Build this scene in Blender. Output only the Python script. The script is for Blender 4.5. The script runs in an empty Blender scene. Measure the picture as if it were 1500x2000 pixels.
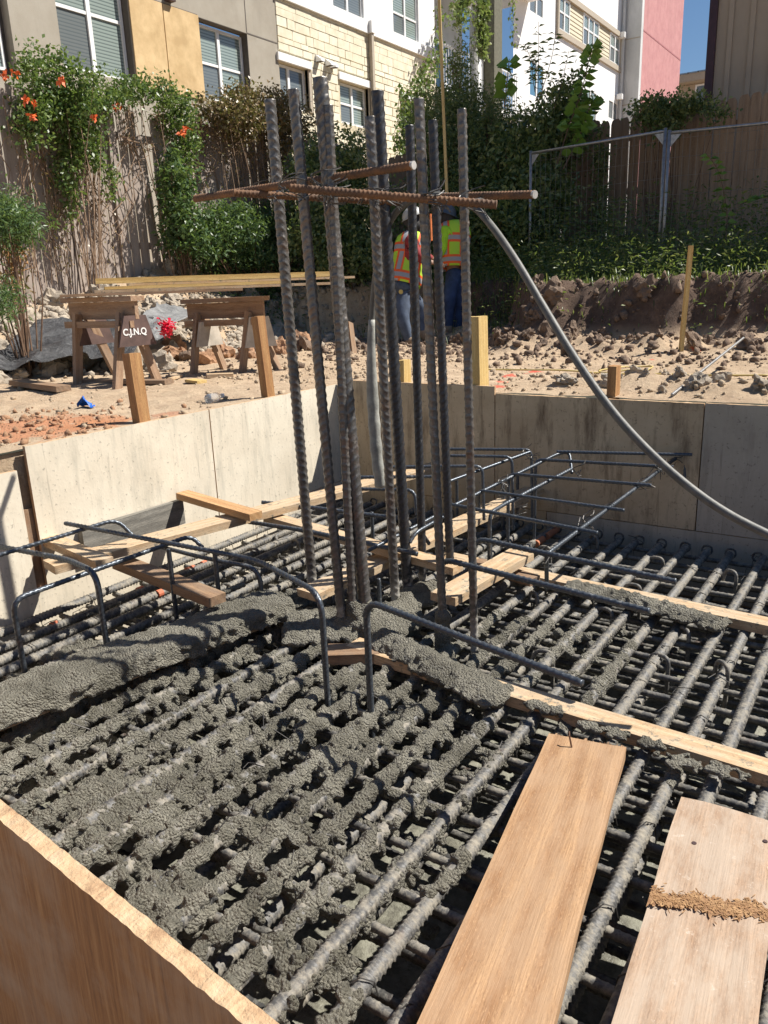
import bpy, bmesh, math, random
import numpy as np
from mathutils import Vector, Matrix, Quaternion, noise as mnoise

random.seed(7); rng = np.random.default_rng(11)
S = bpy.context.scene
COL = S.collection

# ------------------------------------------------------------------ camera
FPX, CX, CY = 1530.0, 750.0, 1000.0
_v1 = np.array([1823-CX, 518-CY, FPX]); _v2 = -np.array([-1650-CX, 650-CY, FPX])
_Y = _v1/np.linalg.norm(_v1); _X = _v2-_Y*np.dot(_v2, _Y); _X /= np.linalg.norm(_X); _Z = np.cross(_X, _Y)
R = np.stack([_X, _Y, _Z])                       # world = R @ (right, down, forward)
CAM = np.array([0, 0, .65])
cd = bpy.data.cameras.new('camera'); cam = bpy.data.objects.new('camera', cd); COL.objects.link(cam)
m = Matrix.Identity(4)
for i in range(3):
    m[i][0] = R[i][0]; m[i][1] = -R[i][1]; m[i][2] = -R[i][2]; m[i][3] = CAM[i]
cam.matrix_world = m
cd.sensor_fit = 'VERTICAL'; cd.sensor_height = 36; cd.lens = 36*FPX/2000
cd.clip_start = .02; cd.clip_end = 600
S.camera = cam
S.render.resolution_x = 768; S.render.resolution_y = 1024

# ------------------------------------------------------------------ light
SUN = Vector((.711, .60, 1.16)).normalized()
w = bpy.data.worlds.new('World'); S.world = w; w.use_nodes = True
nt = w.node_tree; nt.nodes.clear()
sky = nt.nodes.new('ShaderNodeTexSky'); sky.sky_type = 'NISHITA'; sky.sun_disc = False
sky.sun_elevation = math.asin(SUN.z); sky.sun_rotation = math.atan2(SUN.x, SUN.y)
sky.air_density = 1.0; sky.dust_density = .3; sky.ozone_density = 4.0
bg = nt.nodes.new('ShaderNodeBackground'); bg.inputs[1].default_value = .056
wo = nt.nodes.new('ShaderNodeOutputWorld')
hs = nt.nodes.new('ShaderNodeHueSaturation'); hs.inputs['Saturation'].default_value = 1.08; nt.links.new(sky.outputs[0], hs.inputs['Color']); nt.links.new(hs.outputs[0], bg.inputs[0]); nt.links.new(bg.outputs[0], wo.inputs[0])
sl = bpy.data.lights.new('sun', 'SUN'); sl.energy = 5.0; sl.angle = math.radians(.5); sl.color = (1, .95, .87)
so = bpy.data.objects.new('sun', sl); COL.objects.link(so)
so.rotation_euler = (-SUN).to_track_quat('-Z', 'Y').to_euler()
S.view_settings.view_transform = 'Standard'; S.view_settings.look = 'None'
S.view_settings.exposure = .75; S.view_settings.gamma = 1; S.view_settings.use_curve_mapping = False
S.render.engine = 'CYCLES'

# ------------------------------------------------------------------ measuring helpers
def ray(px, py): return R @ np.array([px-CX, py-CY, FPX])
def at(px, py, z):
    d = ray(px, py); return CAM+d*(z-CAM[2])/d[2]
def onX(px, py, x):
    d = ray(px, py); return CAM+d*(x-CAM[0])/d[0]
def onY(px, py, y):
    d = ray(px, py); return CAM+d*(y-CAM[1])/d[1]
def dep(px, py, d): return CAM+R @ (np.array([(px-CX)/FPX, (py-CY)/FPX, 1.])*d)
def zfor(x, y, py):
    a = R.T @ (np.array([x, y, 0])-CAM); b = R.T @ np.array([0, 0, 1.]); k = (py-CY)/FPX
    return (k*a[2]-a[1])/(b[1]-k*b[2])
def V(p): return Vector([float(v) for v in p])

# ------------------------------------------------------------------ object helpers
def tag(o, label=None, cat=None, group=None, kind=None):
    if label: o['label'] = label
    if cat: o['category'] = cat
    if group: o['group'] = group
    if kind: o['kind'] = kind
    return o
def empty(name, loc, label, cat, group=None, rz=0):
    o = bpy.data.objects.new(name, None); COL.objects.link(o); o.location = V(loc); o.rotation_euler.z = rz
    o.empty_display_size = .1
    return tag(o, label, cat, group)
def link(name, me, parent=None, mat=None, world=True):
    o = bpy.data.objects.new(name, me); COL.objects.link(o)
    if mat is not None and not me.materials: me.materials.append(mat)
    if parent is not None:
        o.parent = parent
        if world:
            o.matrix_parent_inverse = root_inv(parent)
    return o
def wmat(p):
    M = p.matrix_basis.copy()
    return wmat(p.parent) @ p.matrix_parent_inverse @ M if p.parent is not None else M
def root_inv(p): return wmat(p).inverted()
def pymesh(name, v, f, smooth=False, mats=()):
    me = bpy.data.meshes.new(name); me.from_pydata([tuple(map(float, p)) for p in v], [], [tuple(map(int, q)) for q in f]); me.update()
    if smooth: me.polygons.foreach_set('use_smooth', [True]*len(me.polygons))
    for m_ in mats: me.materials.append(m_)
    return me
def npmesh(name, v, f, smooth=False, mat=None):
    """quads or tris from numpy arrays"""
    v = np.asarray(v, dtype=np.float32); f = np.asarray(f, dtype=np.int32)
    me = bpy.data.meshes.new(name); k = f.shape[1]
    me.vertices.add(len(v)); me.vertices.foreach_set('co', v.ravel())
    me.loops.add(f.size); me.loops.foreach_set('vertex_index', f.ravel())
    me.polygons.add(len(f)); me.polygons.foreach_set('loop_start', np.arange(0, f.size, k, dtype=np.int32))
    try: me.polygons.foreach_set('loop_total', np.full(len(f), k, dtype=np.int32))
    except Exception: pass
    me.update(calc_edges=True)
    if smooth: me.polygons.foreach_set('use_smooth', np.ones(len(f), dtype=bool))
    if mat: me.materials.append(mat)
    return me

class MB:
    """collects boxes, prisms and tubes into one mesh"""
    def __init__(s): s.v = []; s.f = []
    def add(s, v, f):
        b = len(s.v); s.v += [tuple(map(float, p)) for p in v]; s.f += [tuple(i+b for i in q) for q in f]; return s
    def box(s, x0, x1, y0, y1, z0, z1):
        v = [(x, y, z) for x in (x0, x1) for y in (y0, y1) for z in (z0, z1)]
        return s.add(v, [(0, 1, 3, 2), (4, 6, 7, 5), (0, 4, 5, 1), (2, 3, 7, 6), (0, 2, 6, 4), (1, 5, 7, 3)])
    def bar(s, p, q, w_, t, up=(0, 0, 1)):
        p = V(p); q = V(q); a = (q-p).normalized(); u = Vector(up); side = a.cross(u).normalized(); u = side.cross(a).normalized()
        v = [c+side*sx*w_/2+u*sz*t/2 for c in (p, q) for sx in (-1, 1) for sz in (-1, 1)]
        return s.add(v, [(0, 1, 3, 2), (4, 6, 7, 5), (0, 4, 5, 1), (2, 3, 7, 6), (0, 2, 6, 4), (1, 5, 7, 3)])
    def tube(s, pts, r, seg=8, cap=True):
        pts = [V(p) for p in pts]; n = len(pts); rs = r if hasattr(r, '__len__') else [r]*n
        up = Vector((0, 0, 1)); b = len(s.v); prev = None
        for i, p in enumerate(pts):
            t = (pts[min(i+1, n-1)]-pts[max(i-1, 0)]).normalized()
            if prev is None:
                a = t.orthogonal().normalized()
            else:
                a = (prev-t*prev.dot(t)); a = a.normalized() if a.length > 1e-6 else t.orthogonal().normalized()
            prev = a; c = t.cross(a)
            for k in range(seg):
                th = 2*math.pi*k/seg; s.v.append(tuple(p+(a*math.cos(th)+c*math.sin(th))*rs[i]))
        for i in range(n-1):
            for k in range(seg):
                k2 = (k+1) % seg
                s.f.append((b+i*seg+k, b+i*seg+k2, b+(i+1)*seg+k2, b+(i+1)*seg+k))
        if cap:
            s.f.append(tuple(b+k for k in reversed(range(seg)))); s.f.append(tuple(b+(n-1)*seg+k for k in range(seg)))
        return s
    def build(s, name, mat, parent=None, smooth=False, bevel=0):
        me = pymesh(name, s.v, s.f, smooth)
        if bevel:
            bm = bmesh.new(); bm.from_mesh(me)
            bmesh.ops.bevel(bm, geom=list(bm.edges), offset=bevel, segments=1, affect='EDGES')
            bm.to_mesh(me); bm.free()
        return link(name, me, parent, mat)

def board_obj(name, p, q, wd, th, mat, parent=None, up=(0, 0, 1), rough=.0015, cuts=None, tilt=0, bev=.002):
    """a piece of lumber with its own local axes (x = along the grain)"""
    p = V(p); q = V(q); a = (q-p); L = a.length; a.normalize(); u = Vector(up)
    side = u.cross(a).normalized(); u = a.cross(side).normalized()
    if tilt:
        qr = Quaternion(a, tilt); side = qr @ side; u = qr @ u
    nx = cuts or max(2, min(24, int(L/.12))); ny = 4
    ox = random.random()*50
    v = []; f = []
    def ringpts(x):
        pts = []
        for (sy, sz) in ((-1, -1), (-.5, -1), (0, -1), (.5, -1), (1, -1), (1, 1), (.5, 1), (0, 1), (-.5, 1), (-1, 1)):
            y = sy*wd/2; z = sz*th/2
            if abs(sy) == 1: y *= 1-bev/wd
            n1 = mnoise.noise(Vector((x*3+ox, y*8, z*8+3)))*rough; n2 = mnoise.noise(Vector((x*3+ox+9, y*8, z*8+3)))*rough
            pts.append((y+n1*(1 if sy > 0 else -1), z+n2*(1 if sz > 0 else -1)))
        return pts
    for i in range(nx+1):
        x = L*i/nx
        for (y, z) in ringpts(x):
            xx = x
            if i in (0, nx) and rough > .001: xx += mnoise.noise(Vector((y*30+ox, z*30, i)))*rough*1.5
            v.append((xx, y, z))
    n = 10
    for i in range(nx):
        for k in range(n):
            k2 = (k+1) % n
            f.append((i*n+k, (i+1)*n+k, (i+1)*n+k2, i*n+k2))
    f.append(tuple(range(n))); f.append(tuple(nx*n+k for k in reversed(range(n))))
    me = pymesh(name, v, f, False)
    o = bpy.data.objects.new(name, me); COL.objects.link(o); me.materials.append(mat)
    M = Matrix.Identity(4)
    for i in range(3):
        M[i][0] = a[i]; M[i][1] = side[i]; M[i][2] = u[i]; M[i][3] = p[i]
    if parent is not None:
        o.parent = parent; o.matrix_parent_inverse = root_inv(parent)
    o.matrix_basis = M
    return o

def smoothpath(pts, rad=.06, n=5):
    """round the corners of a polyline"""
    pts = [V(p) for p in pts]; out = [pts[0]]
    for i in range(1, len(pts)-1):
        a, b, c = pts[i-1], pts[i], pts[i+1]
        r1 = min(rad, (a-b).length*.48); r2 = min(rad, (c-b).length*.48)
        p0 = b+(a-b).normalized()*r1; p1 = b+(c-b).normalized()*r2
        for k in range(n+1):
            t = k/n; out.append(p0*(1-t)**2+b*2*t*(1-t)+p1*t*t)
    out.append(pts[-1]); return out

def rebar_mesh(name, pts, r, pitch=None, seg=12, per=6, rib=.16, slant=1.2, mat=None, ph=0.0, angle=0.0):
    """deformed bar: slanted crescent ribs and two lengthwise ribs"""
    pts = [V(p) for p in pts]; pitch = pitch or r*1.1
    d = [0]
    for i in range(1, len(pts)): d.append(d[-1]+(pts[i]-pts[i-1]).length)
    L = d[-1]; n = max(2, int(L/pitch*per)); P = np.array([list(p) for p in pts]); s = np.linspace(0, L, n+1)
    Q = np.stack([np.interp(s, d, P[:, k]) for k in range(3)], 1)
    T = np.gradient(Q, axis=0); T /= np.linalg.norm(T, axis=1)[:, None]
    t0 = Vector(T[0]); a = t0.orthogonal().normalized(); a = np.array(a)
    A = np.zeros_like(Q)
    for i in range(n+1):
        a = a-T[i]*a.dot(T[i]); a /= np.linalg.norm(a); A[i] = a
    B = np.cross(T, A)
    th = np.linspace(0, 2*np.pi, seg, endpoint=False)
    c = np.cos(th+angle); sn = np.sin(th+angle)
    phase = (s[:, None]+slant*r*c[None, :]*np.where(sn >= 0, 1, -1)[None, :])/pitch*2*np.pi+ph
    ridge = (np.clip(np.sin(phase)-.25, 0, 1)/.75)**.8*np.clip(np.abs(sn)*3, 0, 1)[None, :]
    rad = r*(1+rib*ridge+rib*.9*(np.abs(c) > .955)[None, :])
    Vv = Q[:, None, :]+rad[:, :, None]*(np.cos(th)[None, :, None]*A[:, None, :]+np.sin(th)[None, :, None]*B[:, None, :])
    Vv = Vv.reshape(-1, 3)
    I = np.arange(n)[:, None]*seg; K = np.arange(seg)[None, :]; K2 = (K+1) % seg
    F = np.stack([I+K, I+K2, I+seg+K2, I+seg+K], -1).reshape(-1, 4)
    # end caps as quads onto a centre fan (degenerate-free: two rings shrunk)
    c0 = Q[0]; c1 = Q[-1]; nv = len(Vv)
    cap0 = c0+(Vv[:seg]-c0)*.02; cap1 = c1+(Vv[-seg:]-c1)*.02
    Vv = np.concatenate([Vv, cap0, cap1]); kk = np.arange(seg); k2 = (kk+1) % seg
    F = np.concatenate([F, np.stack([nv+kk, nv+k2, k2, kk], -1), np.stack([n*seg+kk, n*seg+k2, nv+seg+k2, nv+seg+kk], -1)])
    return npmesh(name, Vv, F, True, mat)

# ------------------------------------------------------------------ materials
def newmat(name):
    m_ = bpy.data.materials.new(name); m_.use_nodes = True; t = m_.node_tree; t.nodes.clear()
    o = t.nodes.new('ShaderNodeOutputMaterial'); b = t.nodes.new('ShaderNodeBsdfPrincipled'); t.links.new(b.outputs[0], o.inputs[0])
    return m_, t, b, o
def N(t, ty, **kw):
    n = t.nodes.new(ty)
    for k, v in kw.items(): setattr(n, k, v)
    return n
def coords(t, scale=(1, 1, 1), kind='Object', rot=(0, 0, 0), loc=(0, 0, 0)):
    if kind == 'World':
        g = N(t, 'ShaderNodeNewGeometry'); src = g.outputs['Position']
    else:
        g = N(t, 'ShaderNodeTexCoord'); src = g.outputs[kind]
    mp = N(t, 'ShaderNodeMapping'); mp.inputs['Scale'].default_value = scale; mp.inputs['Rotation'].default_value = rot; mp.inputs['Location'].default_value = loc
    t.links.new(src, mp.inputs[0]); return mp.outputs[0]
def noise_(t, co, scale, detail=6, rough=.6, dist=0):
    n = N(t, 'ShaderNodeTexNoise'); n.inputs['Scale'].default_value = scale; n.inputs['Detail'].default_value = detail
    n.inputs['Roughness'].default_value = rough; n.inputs['Distortion'].default_value = dist
    t.links.new(co, n.inputs['Vector']); return n.outputs['Fac']
def ramp(t, fac, stops, interp='LINEAR'):
    r_ = N(t, 'ShaderNodeValToRGB'); r_.color_ramp.interpolation = interp; e = r_.color_ramp.elements
    while len(e) < len(stops): e.new(.5)
    for el, (p, c) in zip(e, stops):
        el.position = p; el.color = (*c, 1) if hasattr(c, '__len__') else (c, c, c, 1)
    t.links.new(fac, r_.inputs[0]); return r_.outputs[0]
def mix(t, fac, a, b, mode='MIX'):
    n = N(t, 'ShaderNodeMix', data_type='RGBA', blend_type=mode)
    for s_, v in ((0, fac), (6, a), (7, b)):
        if hasattr(v, 'is_linked') or hasattr(v, 'links'): t.links.new(v, n.inputs[s_])
        elif s_ == 0: n.inputs[0].default_value = v
        else: n.inputs[s_].default_value = (*v, 1)
    return n.outputs[2]
def math_(t, op, a, b=0.0, clamp=False):
    n = N(t, 'ShaderNodeMath', operation=op, use_clamp=clamp)
    for i, v in enumerate((a, b)):
        if hasattr(v, 'links'): t.links.new(v, n.inputs[i])
        else: n.inputs[i].default_value = v
    return n.outputs[0]
def bump(t, b, h, strength=.4, dist=.01):
    n = N(t, 'ShaderNodeBump'); n.inputs['Strength'].default_value = strength; n.inputs['Distance'].default_value = dist
    t.links.new(h, n.inputs['Height']); t.links.new(n.outputs[0], b.inputs['Normal']); return n
def setc(t, b, c):
    if hasattr(c, 'links'): t.links.new(c, b.inputs['Base Color'])
    else: b.inputs['Base Color'].default_value = (*c, 1)
def simple(name, c, rough=.6, metal=0, var=.15, scale=12, bmp=.2, bd=.004):
    m_, t, b, o = newmat(name); co = coords(t)
    n = noise_(t, co, scale); lo = tuple(x*(1-var*2) for x in c); hi = tuple(min(1, x*(1+var)) for x in c)
    setc(t, b, ramp(t, n, [(.3, lo), (.7, hi)])); b.inputs['Roughness'].default_value = rough; b.inputs['Metallic'].default_value = metal
    if bmp: bump(t, b, noise_(t, co, scale*4), bmp, bd)
    return m_

def wood(name, light, dark, grey=None, greyamt=.4, gscale=1.0, rough=.7, dirt=None, knots=True, axis='x', wave=.36, dth=.56):
    m_, t, b, o = newmat(name)
    oi = N(t, 'ShaderNodeObjectInfo'); tc = N(t, 'ShaderNodeTexCoord'); off = N(t, 'ShaderNodeVectorMath', operation='ADD')
    sc = N(t, 'ShaderNodeVectorMath', operation='SCALE'); sc.inputs[0].default_value = (13, 7, 5); t.links.new(oi.outputs['Random'], sc.inputs['Scale'])
    t.links.new(tc.outputs['Object'], off.inputs[0]); t.links.new(sc.outputs[0], off.inputs[1])
    def mp(s_):
        n = N(t, 'ShaderNodeMapping'); n.inputs['Scale'].default_value = s_ if axis == 'x' else s_[::-1]; t.links.new(off.outputs[0], n.inputs[0]); return n.outputs[0]
    g1 = noise_(t, mp((1.2*gscale, 18*gscale, 18*gscale)), 3, 8, .65, .6)
    g2 = noise_(t, mp((6*gscale, 160*gscale, 160*gscale)), 2, 4, .6)
    wv = N(t, 'ShaderNodeTexWave', wave_type='RINGS', rings_direction='X' if axis == 'x' else 'Z'); wv.inputs['Scale'].default_value = 9*gscale; wv.inputs['Distortion'].default_value = 5
    wv.inputs['Detail'].default_value = 3; wv.inputs['Detail Scale'].default_value = 1.2; t.links.new(mp((.18, 1, 1)), wv.inputs['Vector'])
    f = math_(t, 'MULTIPLY', wv.outputs['Fac'], wave); f = math_(t, 'ADD', f, math_(t, 'MULTIPLY', g1, 1.03-wave))
    c = ramp(t, f, [(.2, dark), (.55, tuple((a+b_)/2 for a, b_ in zip(light, dark))), (.8, light)])
    g3 = noise_(t, mp((14*gscale, 420*gscale, 420*gscale)), 2, 3, .6)
    c = mix(t, ramp(t, g2, [(.42, .0), (.62, .55)]), c, tuple(x*.6 for x in dark)); c = mix(t, ramp(t, g3, [(.5, 0.), (.7, .35)]), c, tuple(x*.5 for x in dark))
    bl = noise_(t, mp((5, 9, 9)), 3, 8, .75); c = mix(t, ramp(t, bl, [(.6, 0.), (.72, .45)]), c, tuple(x*.55 for x in dark))
    c = mix(t, math_(t, 'MULTIPLY', oi.outputs['Random'], .3), c, tuple(x*.8 for x in dark))
    sp = noise_(t, mp((90, 330, 330)), 1, 2, .5); c = mix(t, ramp(t, sp, [(.60, 0.), (.68, .5)]), c, tuple(x*.45 for x in dark)); c = mix(t, ramp(t, sp, [(.32, .35), (.40, 0.)]), c, tuple(min(1, x*1.25) for x in light))
    if knots:
        vo = N(t, 'ShaderNodeTexVoronoi'); vo.inputs['Scale'].default_value = 2.2; t.links.new(mp((1, 2.2, 2.2)), vo.inputs['Vector'])
        c = mix(t, ramp(t, vo.outputs['Distance'], [(.04, 1.0), (.085, .0)]), c, tuple(x*.35 for x in dark))
    if grey:
        c = mix(t, ramp(t, noise_(t, mp((2, 6, 6)), 2.5, 6, .7), [(.5-.25*greyamt, 0.), (.75-.2*greyamt, greyamt)]), c, grey)
    if dirt:
        co = coords(t, kind='World')
        c = mix(t, ramp(t, noise_(t, co, 26, 8, .75), [(dth, 0.), (dth+.06, .9 if dth < .57 else .45)]), c, dirt)
    setc(t, b, c); b.inputs['Roughness'].default_value = rough
    bump(t, b, math_(t, 'ADD', g2, f), .5, .003)
    return m_

LUM = wood('fresh_lumber', (.62, .40, .20), (.42, .22, .09))
LUM_PALE = wood('pale_lumber', (.66, .50, .31), (.46, .29, .15), grey=(.5, .43, .33), greyamt=.5, dirt=(.16, .15, .12))
LUM_NEAR = wood('orange_pine', (.52, .32, .165), (.27, .13, .05), grey=(.36, .235, .14), greyamt=.75, gscale=.62, knots=True, dirt=(.22, .16, .10), wave=.55, dth=.64)
LUM_WORN = wood('worn_pine', (.45, .305, .20), (.28, .165, .095), grey=(.42, .34, .265), greyamt=.8, gscale=.62, rough=.9, dirt=(.62, .56, .48), wave=.45, dth=.60)
LUM_BROWN = wood('brown_lumber', (.42, .26, .14), (.20, .11, .06), grey=(.25, .2, .15), greyamt=.5)
LUM_GREY = wood('grey_wet_lumber', (.30, .28, .24), (.15, .14, .12))
LUM_YEL = wood('yellow_lumber', (.72, .55, .25), (.55, .36, .12), knots=False)
HORSE = wood('sawhorse_lumber', (.45, .29, .18), (.25, .145, .08), grey=(.36, .27, .20), greyamt=.5)
FENCE_GREY = wood('weathered_fence', (.47, .385, .325), (.24, .18, .145), grey=(.38, .325, .285), greyamt=.8, gscale=.8, rough=.9, axis='z')
FENCE_BRN = wood('brown_fence', (.50, .325, .195), (.24, .145, .085), grey=(.40, .29, .20), greyamt=.6, gscale=.8, rough=.9, axis='z')
POST_OR = wood('orange_post', (.52, .30, .12), (.34, .16, .06), gscale=.7)

def plyface(name, light, dark, stain, stainamt):
    m_, t, b, o = newmat(name); co = coords(t, kind='World')
    n1 = noise_(t, co, 1.6, 8, .65); n2 = noise_(t, coords(t, (7, 7, 1.2), 'World'), 2, 8, .7); n3 = noise_(t, co, 60, 3, .6)
    c = ramp(t, n1, [(.3, dark), (.65, light)])
    c = mix(t, ramp(t, n2, [(.5, 0.), (.72, stainamt)]), c, stain)
    c = mix(t, ramp(t, n3, [(.62, 0.), (.70, .55)]), c, tuple(x*.35 for x in dark))
    c = mix(t, ramp(t, noise_(t, coords(t, (20, 20, .8), 'World'), 3, 3, .6), [(.66, 0.), (.7, .5)]), c, tuple(x*.6 for x in dark))
    setc(t, b, c); b.inputs['Roughness'].default_value = .75; bump(t, b, math_(t, 'ADD', n3, n1), .25, .004); return m_
PLY_L = plyface('form_plywood_pale', (.74, .67, .54), (.56, .49, .38), (.38, .35, .28), .7)
PLY_R = plyface('form_plywood_stained', (.60, .48, .32), (.38, .28, .17), (.10, .06, .03), .9)
PLY_R2 = plyface('form_plywood_grey', (.52, .46, .37), (.37, .32, .25), (.18, .15, .12), .5)
def nearply():
    m_, t, b, o = newmat('near_plywood_face')
    g = noise_(t, coords(t, (45, 1, 2.2), 'World'), 2.2, 10, .75, .3); g2 = noise_(t, coords(t, (1, 1, 1), 'World'), 5, 6, .7)
    g3 = noise_(t, coords(t, (380, 1, 9), 'World'), 2, 3, .6)
    c = ramp(t, g, [(.28, (.13, .05, .02)), (.5, (.38, .17, .06)), (.75, (.60, .34, .15))])
    c = mix(t, ramp(t, g2, [(.45, 0.), (.62, .65)]), c, (.47, .33, .23)); c = mix(t, math_(t, 'MULTIPLY', g3, .5), c, (.16, .065, .025))
    setc(t, b, c); b.inputs['Roughness'].default_value = .6; bump(t, b, math_(t, 'ADD', g, g3), .4, .003); return m_
PLY_N = nearply()
def plyedge():
    m_, t, b, o = newmat('plywood_edge'); co = coords(t, kind='World')
    n = noise_(t, co, 18, 8, .7); n2 = noise_(t, co, 70, 4, .7)
    c = ramp(t, n, [(.3, (.30, .16, .08)), (.5, (.56, .38, .22)), (.75, (.68, .53, .36))]); c = mix(t, math_(t, 'MULTIPLY', n2, .4), c, (.26, .17, .1))
    setc(t, b, c); b.inputs['Roughness'].default_value = .9; bump(t, b, n2, .8, .005); return m_
PLY_E = plyedge()

def steel(name, base, rust, dust, rustamt, dustamt, rough=.42, metal=.55, mortar_below=None, scale=1.0):
    m_, t, b, o = newmat(name); co = coords(t, kind='World')
    n = noise_(t, co, 9*scale, 6, .65); n2 = noise_(t, co, 30*scale, 6, .75); n3 = noise_(t, co, 120*scale, 3, .6)
    c = ramp(t, n3, [(.3, tuple(x*.7 for x in base)), (.7, base)])
    rf = ramp(t, n, [(.62-.25*rustamt, 0.), (.72, min(1, .3+rustamt))])
    c = mix(t, rf, c, rust)
    df = ramp(t, n2, [(.66-.35*dustamt, 0.), (.74-.2*dustamt, min(1, .35+dustamt))])
    c = mix(t, df, c, dust)
    rg = math_(t, 'ADD', rough, math_(t, 'MULTIPLY', df, .4)); mt = math_(t, 'MULTIPLY', math_(t, 'SUBTRACT', 1.0, df), metal)
    if mortar_below is not None:
        g = N(t, 'ShaderNodeNewGeometry'); sx = N(t, 'ShaderNodeSeparateXYZ'); t.links.new(g.outputs['Position'], sx.inputs[0])
        zz = math_(t, 'ADD', sx.outputs[2], math_(t, 'MULTIPLY', math_(t, 'SUBTRACT', n2, .5), .35))
        mf = N(t, 'ShaderNodeMapRange'); mf.inputs[1].default_value = mortar_below+.03; mf.inputs[2].default_value = mortar_below-.03; t.links.new(zz, mf.inputs[0])
        c = mix(t, mf.outputs[0], c, (.33, .31, .27)); mt = math_(t, 'MULTIPLY', mt, math_(t, 'SUBTRACT', 1.0, mf.outputs[0])); rg = math_(t, 'MAXIMUM', rg, math_(t, 'MULTIPLY', mf.outputs[0], .8))
    setc(t, b, c); t.links.new(rg, b.inputs['Roughness']); t.links.new(mt, b.inputs['Metallic'])
    bump(t, b, math_(t, 'ADD', n3, n2), .3, .002); return m_
ST_COL = steel('column_bar_steel', (.165, .155, .145), (.20, .11, .06), (.29, .26, .23), .3, .3, rough=.34, metal=.45, mortar_below=-.66)
ST_COL_DK = steel('column_bar_dark_steel', (.075, .075, .08), (.15, .09, .06), (.22, .20, .18), .15, .2, mortar_below=-.70)
ST_MAT = steel('mat_bar_steel', (.12, .118, .115), (.20, .12, .08), (.27, .245, .20), .12, .65, rough=.55, metal=.18)
ST_LOW = steel('lower_bar_steel', (.09, .088, .085), (.20, .10, .06), (.20, .19, .165), .2, .6, rough=.6)
ST_HOOK = steel('hook_bar_steel', (.10, .115, .135), (.17, .10, .06), (.28, .28, .27), .12, .25, rough=.38)
ST_RUST = steel('rusty_bar', (.15, .085, .05), (.27, .13, .055), (.20, .13, .09), .7, .3, rough=.75, metal=.15)
WIRE = simple('tie_wire', (.09, .085, .08), .5, .6, .1)
RUSTED_CAP = simple('sawn_end', (.5, .48, .45), .6, .3)

def mortar(name, wet=0.0):
    m_, t, b, o = newmat(name); co = coords(t, kind='World')
    n = noise_(t, co, 6, 8, .7); n2 = noise_(t, co, 90, 5, .75); n3 = noise_(t, co, 260, 3, .7)
    c = ramp(t, n, [(.36, (.145, .135, .103)), (.5, (.26, .244, .194)), (.64, (.37, .35, .285))])
    c = mix(t, ramp(t, n2, [(.58, 0.), (.7, .7)]), c, (.33, .31, .265)); c = mix(t, ramp(t, n3, [(.3, .6), (.42, 0.)]), c, (.07, .065, .05))
    setc(t, b, c); t.links.new(ramp(t, n2, [(.35, .26), (.6, .65)]), b.inputs['Roughness'])
    vo = N(t, 'ShaderNodeTexVoronoi'); vo.inputs['Scale'].default_value = 130; t.links.new(co, vo.inputs['Vector'])
    bump(t, b, math_(t, 'SUBTRACT', math_(t, 'ADD', math_(t, 'MULTIPLY', n2, 1.3), n3), math_(t, 'MULTIPLY', vo.outputs['Distance'], 1.4)), 1.0, .014); return m_
MORTAR = mortar('fresh_concrete')
def slurry():
    m_, t, b, o = newmat('wet_slurry'); co = coords(t, kind='World')
    n = noise_(t, co, 3, 6, .6); n2 = noise_(t, co, 22, 6, .7)
    setc(t, b, ramp(t, n2, [(.35, (.10, .095, .075)), (.6, (.24, .235, .185))])); t.links.new(ramp(t, n, [(.4, .22), (.6, .7)]), b.inputs['Roughness'])
    bump(t, b, n2, .5, .02); return m_
SLURRY = slurry()

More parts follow.
